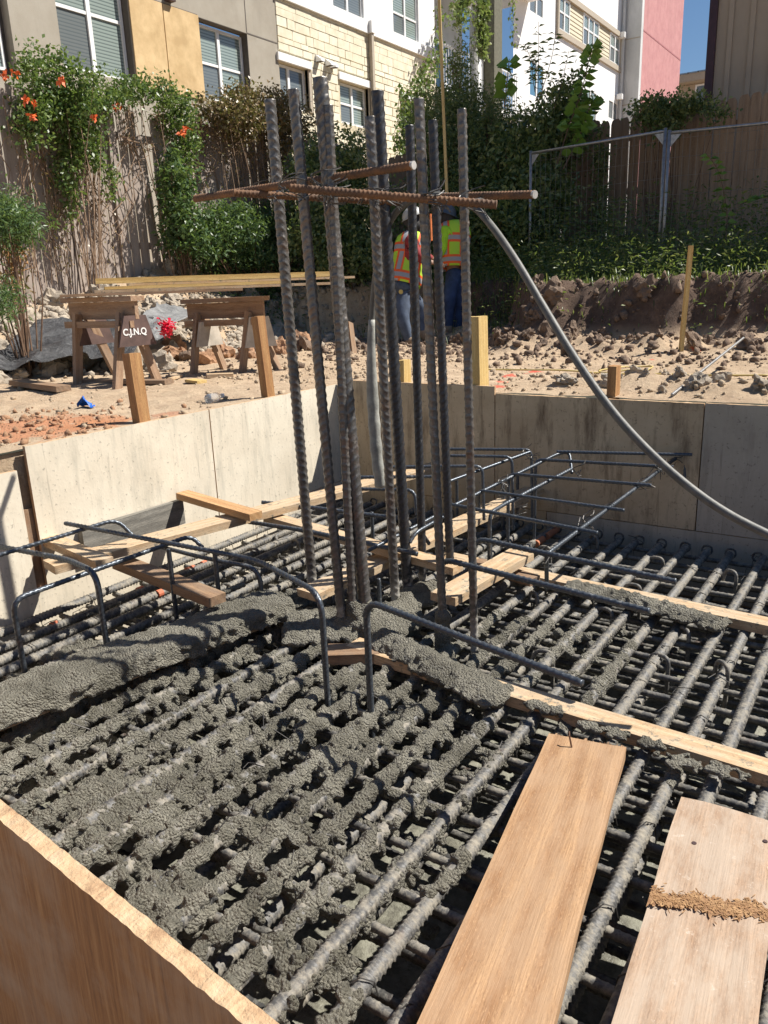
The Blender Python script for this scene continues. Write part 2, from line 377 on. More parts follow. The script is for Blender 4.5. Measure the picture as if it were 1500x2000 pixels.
def dirt():
    m_, t, b, o = newmat('dirt'); co = coords(t, kind='World')
    n = noise_(t, co, .7, 6, .6); n2 = noise_(t, co, 7, 10, .75); n3 = noise_(t, co, 60, 6, .8)
    c = ramp(t, n, [(.35, (.44, .32, .205)), (.65, (.55, .42, .285))])
    c = mix(t, ramp(t, n2, [(.40, .6), (.54, 0.)]), c, (.33, .225, .145))
    c = mix(t, ramp(t, n3, [(.55, 0.), (.68, .6)]), c, (.64, .52, .38))
    c = mix(t, ramp(t, n3, [(.30, .65), (.42, 0.)]), c, (.13, .085, .055))
    g = N(t, 'ShaderNodeNewGeometry'); sx = N(t, 'ShaderNodeSeparateXYZ'); t.links.new(g.outputs['Position'], sx.inputs[0])
    # dark brown clay of the cut banks
    z = math_(t, 'ADD', sx.outputs[2], math_(t, 'MULTIPLY', math_(t, 'SUBTRACT', n2, .5), .25))
    mr = N(t, 'ShaderNodeMapRange'); mr.inputs[1].default_value = .1; mr.inputs[2].default_value = .22; t.links.new(z, mr.inputs[0])
    xr = N(t, 'ShaderNodeMapRange'); xr.inputs[1].default_value = -6.8; xr.inputs[2].default_value = -5.2; t.links.new(sx.outputs[0], xr.inputs[0])
    clay = ramp(t, n2, [(.3, (.06, .036, .025)), (.5, (.125, .08, .055)), (.72, (.23, .155, .11))])
    c = mix(t, math_(t, 'MULTIPLY', mr.outputs[0], xr.outputs[0]), c, clay)
    # orange clay patch near the left form
    def blob(x, y, r_, col, c, amt=.8, ns=9):
        cb = N(t, 'ShaderNodeCombineXYZ'); cb.inputs[0].default_value = x; cb.inputs[1].default_value = y
        sp = N(t, 'ShaderNodeCombineXYZ'); t.links.new(sx.outputs[0], sp.inputs[0]); t.links.new(sx.outputs[1], sp.inputs[1])
        ds = N(t, 'ShaderNodeVectorMath', operation='DISTANCE'); t.links.new(cb.outputs[0], ds.inputs[0]); t.links.new(sp.outputs[0], ds.inputs[1])
        v = math_(t, 'ADD', ds.outputs['Value'], math_(t, 'MULTIPLY', math_(t, 'SUBTRACT', noise_(t, co, ns, 6, .7), .5), r_*2.4))
        return mix(t, ramp(t, v, [(r_*.7, amt), (r_, 0.)]), c, col)
    q = at(60, 830, 0); c = blob(q[0], q[1], .45, (.50, .20, .09), c); q = at(190, 820, 0); c = blob(q[0], q[1], .2, (.50, .22, .10), c)
    q = at(330, 805, 0); c = blob(q[0], q[1], .12, (.42, .17, .09), c, .6)
    # sprayed red paint marks
    for (px, py, rr) in ((972, 752, .075), (980, 741, .06), (995, 733, .06), (1018, 727, .05), (1050, 724, .05), (1215, 705, .07), (1365, 690, .07), (1455, 683, .06), (1040, 724, .04), (1268, 700, .05)):
        q = at(px, py, 0); c = blob(q[0], q[1], rr, (.62, .09, .05), c, .85, 30)
    setc(t, b, c); b.inputs['Roughness'].default_value = .95
    bump(t, b, math_(t, 'ADD', math_(t, 'MULTIPLY', n3, .6), n2), .8, .03); return m_
DIRT = dirt()
def rockmat(name, a, b_):
    m_, t, b, o = newmat(name); co = coords(t, kind='World'); n = noise_(t, co, 12, 8, .75)
    oi = N(t, 'ShaderNodeObjectInfo'); c = ramp(t, n, [(.3, a), (.7, b_)])
    c = mix(t, math_(t, 'MULTIPLY', oi.outputs['Random'], .45), c, tuple(x*.6 for x in b_))
    setc(t, b, c); b.inputs['Roughness'].default_value = .95; bump(t, b, noise_(t, co, 45, 8, .8), .8, .02); return m_
CLOD_P = rockmat('pale_clod', (.27, .22, .165), (.56, .48, .38))
CLOD_D = rockmat('dark_clod', (.11, .072, .05), (.29, .205, .145))
CLOD_O = rockmat('orange_clod', (.32, .17, .09), (.50, .30, .18))

def leafmat(name, cols, transl=.38, rough=.42):
    m_, t, b, o = newmat(name); g = N(t, 'ShaderNodeNewGeometry')
    n = len(cols); c = ramp(t, g.outputs['Random Per Island'], [(i/max(1, n-1), cc) for i, cc in enumerate(cols)])
    setc(t, b, c); b.inputs['Roughness'].default_value = rough
    tr = N(t, 'ShaderNodeBsdfTranslucent'); t.links.new(mix(t, .5, c, (.25, .35, .05), 'MIX'), tr.inputs[0])
    ms = N(t, 'ShaderNodeMixShader'); ms.inputs[0].default_value = transl
    t.links.new(b.outputs[0], ms.inputs[1]); t.links.new(tr.outputs[0], ms.inputs[2]); t.links.new(ms.outputs[0], o.inputs[0]); return m_
LEAF_A = leafmat('vine_leaf', [(0.043, 0.093, 0.025), (0.087, 0.148, 0.037), (0.136, 0.209, 0.061), (0.197, 0.246, 0.074)])
LEAF_B = leafmat('fern_leaf', [(.04, .075, .03), (.065, .12, .045), (.10, .175, .065), (.15, .23, .09)])
LEAF_C = leafmat('bush_leaf', [(0.067, 0.106, 0.038), (0.115, 0.163, 0.058), (0.192, 0.240, 0.086), (0.307, 0.326, 0.134)])
LEAF_D = leafmat('big_leaf', [(0.068, 0.153, 0.034), (0.153, 0.289, 0.051), (0.306, 0.459, 0.068)])
LEAF_E = leafmat('dry_leaf', [(0.144, 0.102, 0.048), (0.240, 0.156, 0.072), (0.156, 0.144, 0.048), (0.324, 0.204, 0.108)], .15)
LEAF_W = leafmat('weed_leaf', [(0.050, 0.087, 0.025), (0.099, 0.149, 0.037), (0.174, 0.212, 0.062), (0.249, 0.249, 0.099)])
TWIG = simple('dry_vine_stem', (.30, .20, .13), .85, 0, .25, 20)
TWIG_D = simple('brown_stem', (.17, .10, .06), .85, 0, .25, 20)
TWIG_P = simple('pale_dry_vine', (.42, .33, .24), .85, 0, .2, 20)
FLOWER = simple('orange_blossom', (.75, .14, .03), .5, 0, .2, 30, 0)

def stucco(name, a, b_, scale=1.2, bs=80):
    m_, t, b, o = newmat(name); co = coords(t, kind='World'); n = noise_(t, co, scale, 8, .65)
    st = noise_(t, coords(t, (1, 1, .25), 'World'), 2.5, 6, .7)
    c = ramp(t, n, [(.35, a), (.65, b_)]); c = mix(t, ramp(t, st, [(.5, 0.), (.75, .35)]), c, tuple(x*.7 for x in a))
    setc(t, b, c); b.inputs['Roughness'].default_value = .9; bump(t, b, noise_(t, co, bs, 3, .6), .35, .008); return m_
STU_GREY = stucco('grey_stucco', (.31, .275, .22), (.38, .345, .285))
STU_YEL = stucco('yellow_stucco', (.48, .33, .16), (.66, .48, .26), 2.5)
STU_WHITE = stucco('white_stucco', (.74, .74, .73), (.82, .82, .81), .5)
STU_PINK = stucco('pink_stucco', (.43, .19, .19), (.51, .25, .24), 3, 30)
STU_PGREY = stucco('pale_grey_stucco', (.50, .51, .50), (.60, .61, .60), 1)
STONE = stucco('cream_stone', (.66, .59, .43), (.76, .70, .55), 4, 22)
STONE2 = stucco('pale_stone', (.70, .64, .49), (.80, .75, .61), 4, 22)
JOINT = simple('stone_mortar', (.60, .53, .38), .95)
SIDING = simple('cream_siding', (.58, .52, .38), .7, 0, .05)
TAN_TRIM = simple('tan_trim', (.42, .36, .28), .7, 0, .05)
WHITE_P = simple('white_paint', (.80, .80, .79), .45, 0, .03)
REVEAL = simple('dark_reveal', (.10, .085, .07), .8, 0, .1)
BEIGE = stucco('beige_panel', (.40, .325, .25), (.46, .38, .29), .6, 60)
MAROON = simple('maroon_trim', (.055, .018, .028), .5)
ROOFM = simple('dark_metal_roof', (.06, .065, .075), .4, .5)
OLIVE = simple('olive_column', (.13, .125, .085), .8)
PIPE_G = simple('grey_pipe', (.38, .38, .37), .5)
RAILM = simple('white_rail', (.72, .73, .74), .4, .1, .03)
def glassmat(name, c, stripe, blinds=True):
    m_, t, b, o = newmat(name); g = N(t, 'ShaderNodeNewGeometry'); sx = N(t, 'ShaderNodeSeparateXYZ'); t.links.new(g.outputs['Position'], sx.inputs[0])
    s_ = math_(t, 'FRACT', math_(t, 'MULTIPLY', sx.outputs[2], 17.0)); f = ramp(t, s_, [(.0, 0.), (.35, .9), (.8, .9), (.98, 0.)])
    setc(t, b, mix(t, f, c, stripe) if blinds else c); b.inputs['Roughness'].default_value = .12; b.inputs['Specular IOR Level'].default_value = .8; return m_
GLASS = glassmat('window_pane_with_blinds', (.10, .13, .13), (.30, .36, .33))
GLASS_D = glassmat('window_pane_dark', (.10, .12, .13), (.17, .19, .19))
GLASS_B = glassmat('balcony_door_pane', (.09, .2, .3), (.12, .24, .34), False)
GALV = simple('galvanised_steel', (.36, .36, .36), .45, .7, .15, 30)
HOSE = simple('grey_hose', (.13, .127, .115), .55, 0, .2, 25, .3, .003)
HOSE_W = simple('grey_tape_wrap', (.33, .33, .30), .6, 0, .2, 18, .5, .004)
def tarp():
    m_, t, b, o = newmat('black_tarp'); co = coords(t, kind='World')
    n = noise_(t, co, 5, 8, .7, 1.5); setc(t, b, ramp(t, n, [(.35, (.025, .025, .027)), (.65, (.075, .075, .078))])); b.inputs['Roughness'].default_value = .38
    bump(t, b, noise_(t, co, 14, 6, .7, 2), .8, .03); return m_
TARP = tarp()
def tarpg():
    m_, t, b, o = newmat('grey_filter_cloth'); co = coords(t, kind='World')
    n = noise_(t, co, 5, 8, .7, 1.5); setc(t, b, ramp(t, n, [(.35, (.13, .13, .13)), (.65, (.28, .28, .275))])); b.inputs['Roughness'].default_value = .8
    bump(t, b, noise_(t, co, 14, 6, .7, 2), .8, .03); return m_
TARP_G = tarpg()

# ------------------------------------------------------------------ vector noise for terrain
def vnoise(x, y, seed=0):
    xi = np.floor(x).astype(np.int64); yi = np.floor(y).astype(np.int64); xf = x-xi; yf = y-yi
    def h(a, b):
        n = (a*374761393+b*668265263+seed*982451653) & 0x7fffffff
        n = ((n ^ (n >> 13))*1274126177) & 0x7fffffff
        return ((n ^ (n >> 16)) & 0xffff)/65535.0
    u = xf*xf*(3-2*xf); v = yf*yf*(3-2*yf)
    return (h(xi, yi)*(1-u)+h(xi+1, yi)*u)*(1-v)+(h(xi, yi+1)*(1-u)+h(xi+1, yi+1)*u)*v
def fbm(x, y, o=4, seed=0):
    s = 0; a = .5
    for i in range(o): s = s+a*(vnoise(x*2**i, y*2**i, seed+i)-.5); a *= .55
    return s
def sstep(a, b, x):
    t = np.clip((x-a)/(b-a), 0, 1); return t*t*(3-2*t)
def ridged(x, y, o=4, seed=0):
    s = 0; a = .5
    for i in range(o): s = s+a*(1-np.abs(2*vnoise(x*2**i, y*2**i, seed+i)-1)); a *= .5
    return s
XL, YR, XR = -3.38, 4.41, 1.65          # pit: left form, far form, right end
ZM = -.80                               # top layer of the bar mat
def near_y(x): return .36-.1*x
def gh(x, y):
    x = np.asarray(x, float); y = np.asarray(y, float)
    h = fbm(x*1.2, y*1.2, 3, 1)*.05+fbm(x*9, y*9, 4, 5)*.045
    pitd = np.maximum.reduce([XL-x, y-YR, near_y(x)-y, x-XR])
    flat = sstep(.02, .5, pitd); h = h*(.3+.7*flat)-.012-sstep(.0, .05, near_y(x)-y)*1.3
    # left rubble slope rising to the old fence
    tl = .57+.55*sstep(5.5, 8.5, y); edge = -6.3-.9*sstep(4, 7, y)+fbm(x*0+3, y*.8, 3, 9)*.5
    L_ = sstep(0, 1, (edge-x)/(1.9)); rough = ridged(x*2.3, y*2.3, 4, 17)-.5
    h = h+L_*tl+np.clip(L_*4, 0, 1)*(rough*.28)*(1-.6*L_)
    # far bank (steep cut, dark clay) and the grass slope above it
    eb = 7.55+.9*sstep(-2.6, -4.2, x)+.35*sstep(-3.0, -2.75, x)*0+fbm(x*1.4, y*0+2, 4, 21)*.7-.45*np.exp(-((x+3.3)/.4)**2)+.6*sstep(-3.8, -4.6, x)
    B_ = sstep(0, .42, y-eb); top = .60+.32*sstep(8.3, 12.5, y)
    rb = (ridged(x*3.1, y*3.1+x, 4, 33)-.5)
    h = h+np.maximum(B_*top-L_*tl*.9, 0)*np.where(x > -8.2, 1, .6)+np.clip(B_*3, 0, 1)*rb*.24*np.where(B_ > .98, .3, 1)
    # rubble toe in front of the far bank, and a low berm right behind the far form
    h = h+np.exp(-((y-eb+.15)/.38)**2)*(.07+.20*(ridged(x*4, y*4, 4, 41)-.35))*sstep(-5.6, -4.5, x)
    h = h+np.exp(-((y-4.85)/.24)**2)*sstep(-2.4, -1.4, x)*(.045+.13*(ridged(x*5, y*5, 4, 43)-.45))
    return h
def GH(x, y): return float(gh(np.array([x]), np.array([y]))[0])

def grid_mesh(name, xs, ys, mat, keep=None, zf=gh):
    X_, Y_ = np.meshgrid(xs, ys, indexing='ij'); Z_ = zf(X_, Y_); nx, ny = X_.shape
    v = np.stack([X_, Y_, Z_], -1).reshape(-1, 3); i = np.arange(nx-1)[:, None]; j = np.arange(ny-1)[None, :]; b = i*ny+j
    F = np.stack([b, b+ny, b+ny+1, b+1], -1)
    if keep is not None:
        cx = (X_[:-1, :-1]+X_[1:, 1:])/2; cy = (Y_[:-1, :-1]+Y_[1:, 1:])/2; F = F[keep(cx, cy)]
    F = F.reshape(-1, 4); used = np.unique(F); mp_ = np.full(len(v), -1); mp_[used] = np.arange(len(used))
    return npmesh(name, v[used], mp_[F], True, mat)
dx = .035
xs = np.concatenate([np.linspace(-140, -14, 12)[:-1], np.arange(-14, -9.2, .25), np.arange(-9.2, XL-.03, dx), [XL-.03], np.arange(XL+.03, 2.4, dx), np.linspace(2.6, 120, 14)])
ys = np.concatenate([np.linspace(-100, -.4, 10)[:-1], np.arange(-.4, YR-.02, dx), [YR+.03], np.arange(YR+.06, 12.9, dx), np.arange(13.1, 20, .5), np.linspace(21, 180, 12)])
gm = grid_mesh('ground', xs, ys, DIRT, keep=lambda cx, cy: ~((cx > XL-.03) & (cx < XR) & (cy < YR+.03) & (cy > near_y(cx)-.03)))
ground = link('ground', gm); tag(ground, kind='structure')
def pitz(x, y): return -1.16+fbm(x*2, y*2, 4, 61)*.12
pf = grid_mesh('pit_floor', np.linspace(XL-.05, XR+.05, 90), np.linspace(.1, YR+.05, 90), SLURRY, zf=pitz)
tag(link('pit_floor', pf), kind='structure')

# ------------------------------------------------------------------ formwork walls of the pit
def panel(name, x0, y0, x1, y1, z0, z1, th, mat, parent, nrm, edge=.004, lab=None):
    """plywood sheet standing on edge from (x0,y0) to (x1,y1); thickness goes away from the pit (along nrm)"""
    L = math.hypot(x1-x0, y1-y0); n = max(4, int(L/(.03 if edge < .0045 else .006))); v = []; f = []; sd = random.random()*40
    for i in range(n+1):
        t = i/n; x = x0+(x1-x0)*t; y = y0+(y1-y0)*t
        e0 = (.35*mnoise.noise(Vector((x*9+sd, y*9, 0)))+.5*mnoise.noise(Vector((x*45+sd, y*40, 3)))+.25*mnoise.noise(Vector((x*110+sd, y*110, 3))))*edge
        e1 = (.35*mnoise.noise(Vector((x*9+sd, y*9, 7)))+.5*mnoise.noise(Vector((x*45+sd, y*40, 9)))+.5*mnoise.noise(Vector((x*75+sd, y*75, 9))))*edge
        for (d, z) in ((0, z0), (0, z1+e0), (th, z1+e1), (th, z0)): v.append((x+nrm[0]*d, y+nrm[1]*d, z))
    for i in range(n):
        for k in range(4):
            k2 = (k+1) % 4; f.append((i*4+k, i*4+k2, i*4+4+k2, i*4+4+k))
    f.append((3, 2, 1, 0)); f.append(tuple(n*4+k for k in range(4)))
    me = pymesh(name, v, f, False); me.materials.append(mat); me.materials.append(PLY_E)
    for p in me.polygons:
        c = p.center; 
        if abs(p.normal.z) > .5 or p.index >= n*4: p.material_index = 1
    o = link(name, me, parent)
    if lab: o['label'] = lab
    return o
lw = empty('formwork_wall', (XL, 2.5, -1.1), 'sunlit pale plywood formwork wall along the left side of the pit', 'formwork')
def _x(px, py): return onX(px, py, XL)[1]
yj1 = _x(48, 900); yj2 = _x(411, 830)
panel('panel', XL+.008, .30, XL+.008, _x(26, 890)+.0, -1.12, -.10, .019, PLY_L, lw, (-1, 0))
panel('panel', XL, yj1+.012, XL, yj2-.004, -.695, .0, .019, PLY_L, lw, (-1, 0))
panel('panel', XL, yj2+.004, XL, YR-.001, -.695, .0, .019, PLY_L, lw, (-1, 0))
panel('panel', XL, yj1-.05, XL, yj2+.3, -1.12, -.699, .019, PLY_L, lw, (-1, 0))
panel('panel', XL, yj2+.306, XL, YR-.001, -1.12, -.699, .019, PLY_L, lw, (-1, 0))
MB().box(XL-.045, XL-.024, _x(26, 890)-.1, yj1+.1, -1.1, -.30).build('backing_board', LUM_BROWN, lw)
sk = MB().box(XL-.06, XL-.05, .0, YR+.08, -1.15, -.03).box(XL-.06, XR+.1, YR+.05, YR+.06, -1.15, -.03).build('soil_face', DIRT); tag(sk, kind='structure')
rw = empty('formwork_wall', (-1, YR, -1.1), 'shaded stained plywood formwork wall across the far side of the pit', 'formwork')
xa = onY(967, 765, YR)[0]; xb = onY(1377, 785, YR)[0]
panel('panel', XL+.02, YR, xa-.004, YR, -.725, .03, .019, PLY_R, rw, (0, 1))
panel('panel', xa+.002, YR, xb-.003, YR, -.725, -.015, .019, PLY_R, rw, (0, 1))
panel('panel', xb+.003, YR, xb+1.22, YR, -.725, -.012, .019, PLY_R2, rw, (0, 1))
panel('panel', xb+1.225, YR, XR+.2, YR, -.725, -.012, .019, PLY_R2, rw, (0, 1))
panel('panel', XL+.02, YR, xa+.35, YR, -1.12, -.729, .019, PLY_R, rw, (0, 1))
panel('panel', xa+.355, YR, XR+.2, YR, -1.12, -.729, .019, PLY_R2, rw, (0, 1))
nw = empty('formwork_wall', (-.6, .42, -1.1), 'orange brown plywood form with splintered top edge nearest the camera', 'formwork')
panel('panel', XL, near_y(XL), 1.6, near_y(1.6), -1.12, .0, .021, PLY_N, nw, (-.0995, -.995), edge=.0046)
ew = empty('formwork_wall', (XR, 2.5, -1.1), 'plywood formwork wall closing the pit on the right', 'formwork')
panel('panel', XR, near_y(XR), XR, YR-.001, -1.12, .0, .019, PLY_R2, ew, (1, 0))

# posts standing behind the forms
def post(px, py, top, wd, dp, mat, label, lean=(0, 0), X=None, Y=None, z0=0):
    b = at(px, py, z0) if X is None and Y is None else (onX(px, py, X) if X is not None else onY(px, py, Y))
    z1 = zfor(b[0], b[1], top); o = board_obj('wooden_post', (b[0], b[1], -.35), (b[0]+lean[0], b[1]+lean[1], z1), wd, dp, mat, up=(1, 0, 0), rough=.003, cuts=14)
    return tag(o, label, 'post', 'posts behind the formwork')
post(280, 822, 690, .075, .06, POST_OR, 'orange brown square post behind left formwork, in front of the first sawhorse', (-.03, 0), X=-3.46)
post(529, 775, 617, .07, .055, POST_OR, 'knotty orange post behind left formwork beside the second sawhorse', (-.03, -.03), X=-3.46)
post(791, 757, 703, .09, .05, LUM_YEL, 'short yellow wooden post behind the far corner of the formwork', (0, 0), Y=YR+.08)
post(937, 762, 618, .125, .088, LUM_YEL, 'tall yellow square post behind far formwork, right of the upright bars', (-.02, 0), Y=YR+.08)
post(1197, 780, 714, .085, .05, POST_OR, 'stubby orange post behind far formwork, under the grey hose', (0, 0), Y=YR+.08)
b = at(1328, 692, 0)
tag(board_obj('survey_stake', (b[0], b[1], -.2), (b[0]+.03, b[1], zfor(b[0], b[1], 480)), .05, .03, LUM_YEL, up=(1, .6, 0), rough=.001), 'tall thin wooden stake standing alone before the far dirt bank', 'stake')
b = at(884, 655, 0)
tag(board_obj('wooden_lath', (b[0], b[1], 0), dep(854, -90, 9.9), .055, .035, LUM_YEL, up=(1, .4, 0), rough=.001, cuts=6), 'very tall thin wooden lath rising behind the workers past the balcony', 'lath')
# ------------------------------------------------------------------ reinforcement mat: two crossing upper layers, two lower ones
mat_root = empty('rebar_mat', (-.9, 2.4, -1.05), 'dense horizontal mat of thick dusty ribbed bars filling the pit', 'rebar mat')
RA, RB = .0178, .0125
def nearlim(x): return near_y(x)+.05
protoA = [rebar_mesh('mat_bar', [(0, 0, 0), (3.62, 0, 0)], RA, .019, 12, 6, .30, 1.2, ST_MAT, ph=i, angle=.5+i) for i in range(3)]
protoB = [rebar_mesh('cross_bar', [(0, 0, 0), (5.0, 0, 0)], RB, .024, 8, 4, .13, 1.0, ST_LOW if i else ST_MAT, ph=i, angle=.4+i) for i in range(2)]
CAPPED = []
xbars = []; x = XL+.085; k = 0
while x < XR-.1: xbars.append(x+rng.normal(0, .006)); x += .1235
for i, x in enumerate(xbars):
    y1 = YR-.10-abs(rng.normal(0, .03)); y0 = y1-3.62
    ylo = nearlim(x)
    me = protoA[i % 3]
    o = bpy.data.objects.new('mat_bar', me); COL.objects.link(o); o.parent = mat_root; o.matrix_parent_inverse = root_inv(mat_root)
    sl_ = (y1-ylo)/3.62
    o.matrix_basis = Matrix.Translation((x, ylo, ZM+rng.normal(0, .004))) @ Matrix.Rotation(math.pi/2+rng.normal(0, .0035), 4, 'Z') @ Matrix.Rotation(rng.normal(0, .0015), 4, 'Y') @ Matrix.Diagonal((sl_, 1, 1, 1))
yb = []
def crossbars(z, y0, step, protos, x0=XL+.06, jit=.012):
    y = y0
    while y < YR-.08:
        o = bpy.data.objects.new('cross_bar', protos); COL.objects.link(o); o.parent = mat_root; o.matrix_parent_inverse = root_inv(mat_root)
        x_ = x0+abs(rng.normal(0, .02)); yy = y+rng.normal(0, jit); yb.append((yy, z))
        xs_ = max(x_, (.41-yy)/.1+.1) if yy < .75 else x_
        o.matrix_basis = Matrix.Translation((xs_, yy, z+rng.normal(0, .002))) @ Matrix.Rotation(rng.normal(0, .003), 4, 'Z') @ Matrix.Diagonal(((XR-.05-xs_)/5.0, 1, 1, 1))
        y += step
crossbars(ZM-RA-RB-.003, .58, .160, protoB[0])
yB = [q[0] for q in yb]
crossbars(ZM-.125, .50, .160, protoB[1])
crossbars(ZM-.20, .54, .160, protoB[1])
x = XL+.12; i = 0
while x < XR-.1:
    o = bpy.data.objects.new('mat_bar', protoA[i % 3]); COL.objects.link(o); o.parent = mat_root; o.matrix_parent_inverse = root_inv(mat_root); i += 1
    ylo = nearlim(x)
    o.matrix_basis = Matrix.Translation((x+rng.normal(0, .02), ylo, ZM-.125-RA-RB)) @ Matrix.Rotation(math.pi/2+rng.normal(0, .006), 4, 'Z') @ Matrix.Diagonal(((YR-.12-ylo)/3.62, 1, 1, 1)); x += .25
# ring caps on the far ends of the bars, orange paint bands, little upright chair hooks and tie wires
mb = MB()
for x in xbars:
    y = YR-.10
    pts = [(x+.026*math.cos(a), y+.005+.004*math.sin(3*a), ZM+.004+.026*math.sin(a)) for a in np.linspace(0, 2*math.pi, 12)]
    mb.tube(pts, .006, 5)
tag(mb.build('bar_end_rings', ST_LOW, mat_root), kind='stuff')
OTAPE = simple('orange_marking_tape', (.50, .14, .07), .7)
for px, py in ((300, 1140), (322, 1128), (350, 1112), (384, 1098), (398, 1097), (412, 1085), (436, 1082), (465, 1072), (120, 1206), (345, 1148)):
    p = at(px-20, py+18, ZM); i = int(np.argmin(abs(np.array(xbars)-p[0]))); xx = xbars[min(i, 2)]
    MB().tube([(xx, p[1], ZM), (xx, p[1]+.03, ZM)], RA*1.17, 12).build('orange_paint_band', OTAPE, mat_root)

p = at(1068, 1052, ZM); mb = MB()
xi = min(xbars, key=lambda q: abs(q-p[0])); OBP = simple('orange_bar_paint', (.42, .15, .07), .7)
for (y0_, y1_) in ((-.12, -.02), (.03, .2)): MB().tube([(xi, p[1]+y0_, ZM), (xi, p[1]+y1_, ZM)], RA*1.12, 12).build('orange_paint_band', OBP, mat_root)
mb = MB(); rr = random.Random(5)
for i, x in enumerate(xbars):
    for j, y in enumerate(yB):
        if rr.random() < .5:
            a = rr.uniform(-.5, .5); c = math.cos(.8+a); s_ = math.sin(.8+a); L_ = rr.uniform(.032, .04)
            mb.tube([(x-c*L_, y-s_*L_, ZM-.03), (x-c*L_*.8, y-s_*L_*.8, ZM+.012), (x, y, ZM+.027), (x+c*L_*.8, y+s_*L_*.8, ZM+.01), (x+c*L_, y+s_*L_, ZM-.03)], .0019, 4, False)
            if rr.random() < .5:
                mb.tube([(x, y, ZM+.027), (x+rr.uniform(-.03, .03), y+rr.uniform(-.03, .03), ZM+.03), (x+rr.uniform(-.06, .06), y+rr.uniform(-.06, .06), ZM+rr.uniform(-.01, .06))], .0017, 4, False)
tag(mb.build('tie_wires', WIRE, mat_root), kind='stuff')
# little bent chair hooks that poke up through the right part of the mat
chairs = []
for px, py in ((1167, 1068), (1075, 1085), (1295, 1105), (1437, 1140), (1050, 1178), (1195, 1210), (1345, 1250), (1080, 1290), (1305, 1300), (1420, 1330), (1320, 1195), (540, 1060), (585, 1075), (505, 1085), (612, 1060), (455, 1155), (420, 1240), (1250, 1165)):
    q = at(px, py, ZM-.01); a = rr.uniform(2.2, 3.4); h = rr.uniform(.02, .05)
    pts = smoothpath([(q[0], q[1], ZM-.16), (q[0], q[1], ZM+h), (q[0]+.07*math.cos(a), q[1]+.07*math.sin(a), ZM+h-.005), (q[0]+.09*math.cos(a), q[1]+.09*math.sin(a), ZM-.03)], .03, 4)
    link('chair_hook', rebar_mesh('chair_hook', pts, .0085, .014, 8, 4, .1, 1, ST_MAT), mat_root)

# ------------------------------------------------------------------ upright column bars and the rusty rods tied across them
colr = empty('column_rebar_cage', (-1.85, 2.75, -.8), 'cluster of ten tall ribbed upright steel bars rising from the pit', 'rebar column')
CB = [((527, 195), (610, 1140), 0), ((573, 175), (668, 1215), 0), ((625, 152), (715, 1210), 0), ((641, 206), (690, 1215), 0), ((722, 228), (772, 1165), 1), ((737, 178), (796, 1145), 2), ((800, 245), (826, 1130), 2), ((818, 193), (866, 1235), 0), ((845, 235), (881, 1150), 2), ((902, 213), (926, 1235), 0)]
ctops = []
for i, (t, b_, kd) in enumerate(CB):
    B_ = at(*b_, -.72); d = ray(*t); k = np.dot((B_-CAM)[:2], d[:2])/np.dot(d[:2], d[:2]); T_ = CAM+k*d
    dr = (T_-B_)/(T_-B_)[2]; B2 = B_-dr*.30; dB = float((R.T @ (T_-CAM))[2]); Rr = (22.5, 22.5, 28, 20, 20, 24.5, 17.5, 20, 18.5, 19)[i]/FPX*dB/2/1.06
    ctops.append((B2, T_))
    link('upright_bar', rebar_mesh('upright_bar', [B2, T_], Rr, .0385 if i in (2, 5) else .0345, 24, 10, .13, (-.9, 1.1, 1.0, .2, -1.0, 1.2, 1.1, -1.1, 1.2, .3)[i], ST_COL if kd != 2 else ST_COL_DK, ph=i*1.3, angle=(2.2, 1.2, .3, 1.4, .8, 2.5, 3.0, 1.9, 2.6, 1.3)[i]), colr)
def cdepth(i): return float((R.T @ (ctops[i][1]-CAM))[2])
ROD = [((567, 367), (970, 400), cdepth(2)-.07, cdepth(9)-.10), ((381, 388), (806, 323), 3.35, 2.62), ((456, 377), (788, 396), 3.05, 3.25), ((864, 384), (1043, 380), 3.15, 2.80), ]
for (p, q, d0, d1) in ROD:
    link('cross_rod', rebar_mesh('cross_rod', [dep(*p, d0), dep(*q, d1)], .0132, .0155, 12, 6, .18, .3, ST_RUST), colr)
mb = MB(); rr = random.Random(9)
def wrap(mb, p, r, n=3, w_=.03):
    p = V(p)
    for k in range(n):
        a0 = rr.uniform(-.6, .6); ax = Vector((rr.uniform(-.3, .3), rr.uniform(-.3, .3), 1)).normalized(); u = ax.orthogonal().normalized(); vv = ax.cross(u)
        pts = [p+(u*math.cos(a)+vv*math.sin(a))*r*(1+.1*math.sin(3*a))+ax*(a-3.1)*.01*a0*3 for a in np.linspace(0, 6.2, 12)]
        mb.tube(pts, .0022, 4, False)
    e = p+Vector((rr.uniform(-1, 1), rr.uniform(-1, 1), 0))*r
    for k in range(2): mb.tube([e, e+Vector((rr.uniform(-.04, .04), rr.uniform(-.04, .04), rr.uniform(-.05, .01))), e+Vector((rr.uniform(-.06, .06), rr.uniform(-.06, .06), rr.uniform(-.08, .0)))], .002, 4, False)
for (px, py, d) in ((646, 378, cdepth(2)), (660, 372, cdepth(2)), (848, 388, cdepth(7)), (840, 384, cdepth(7)), (922, 392, cdepth(9)), (766, 381, cdepth(5)), (728, 378, cdepth(4)), (513, 367, cdepth(0)), (570, 362, cdepth(1)), (633, 350, cdepth(2)-.05)):
    mb = MB(); wrap(mb, dep(px, py, d-.03), .045); tag(mb.build('tie_wire', WIRE, colr), kind='stuff')
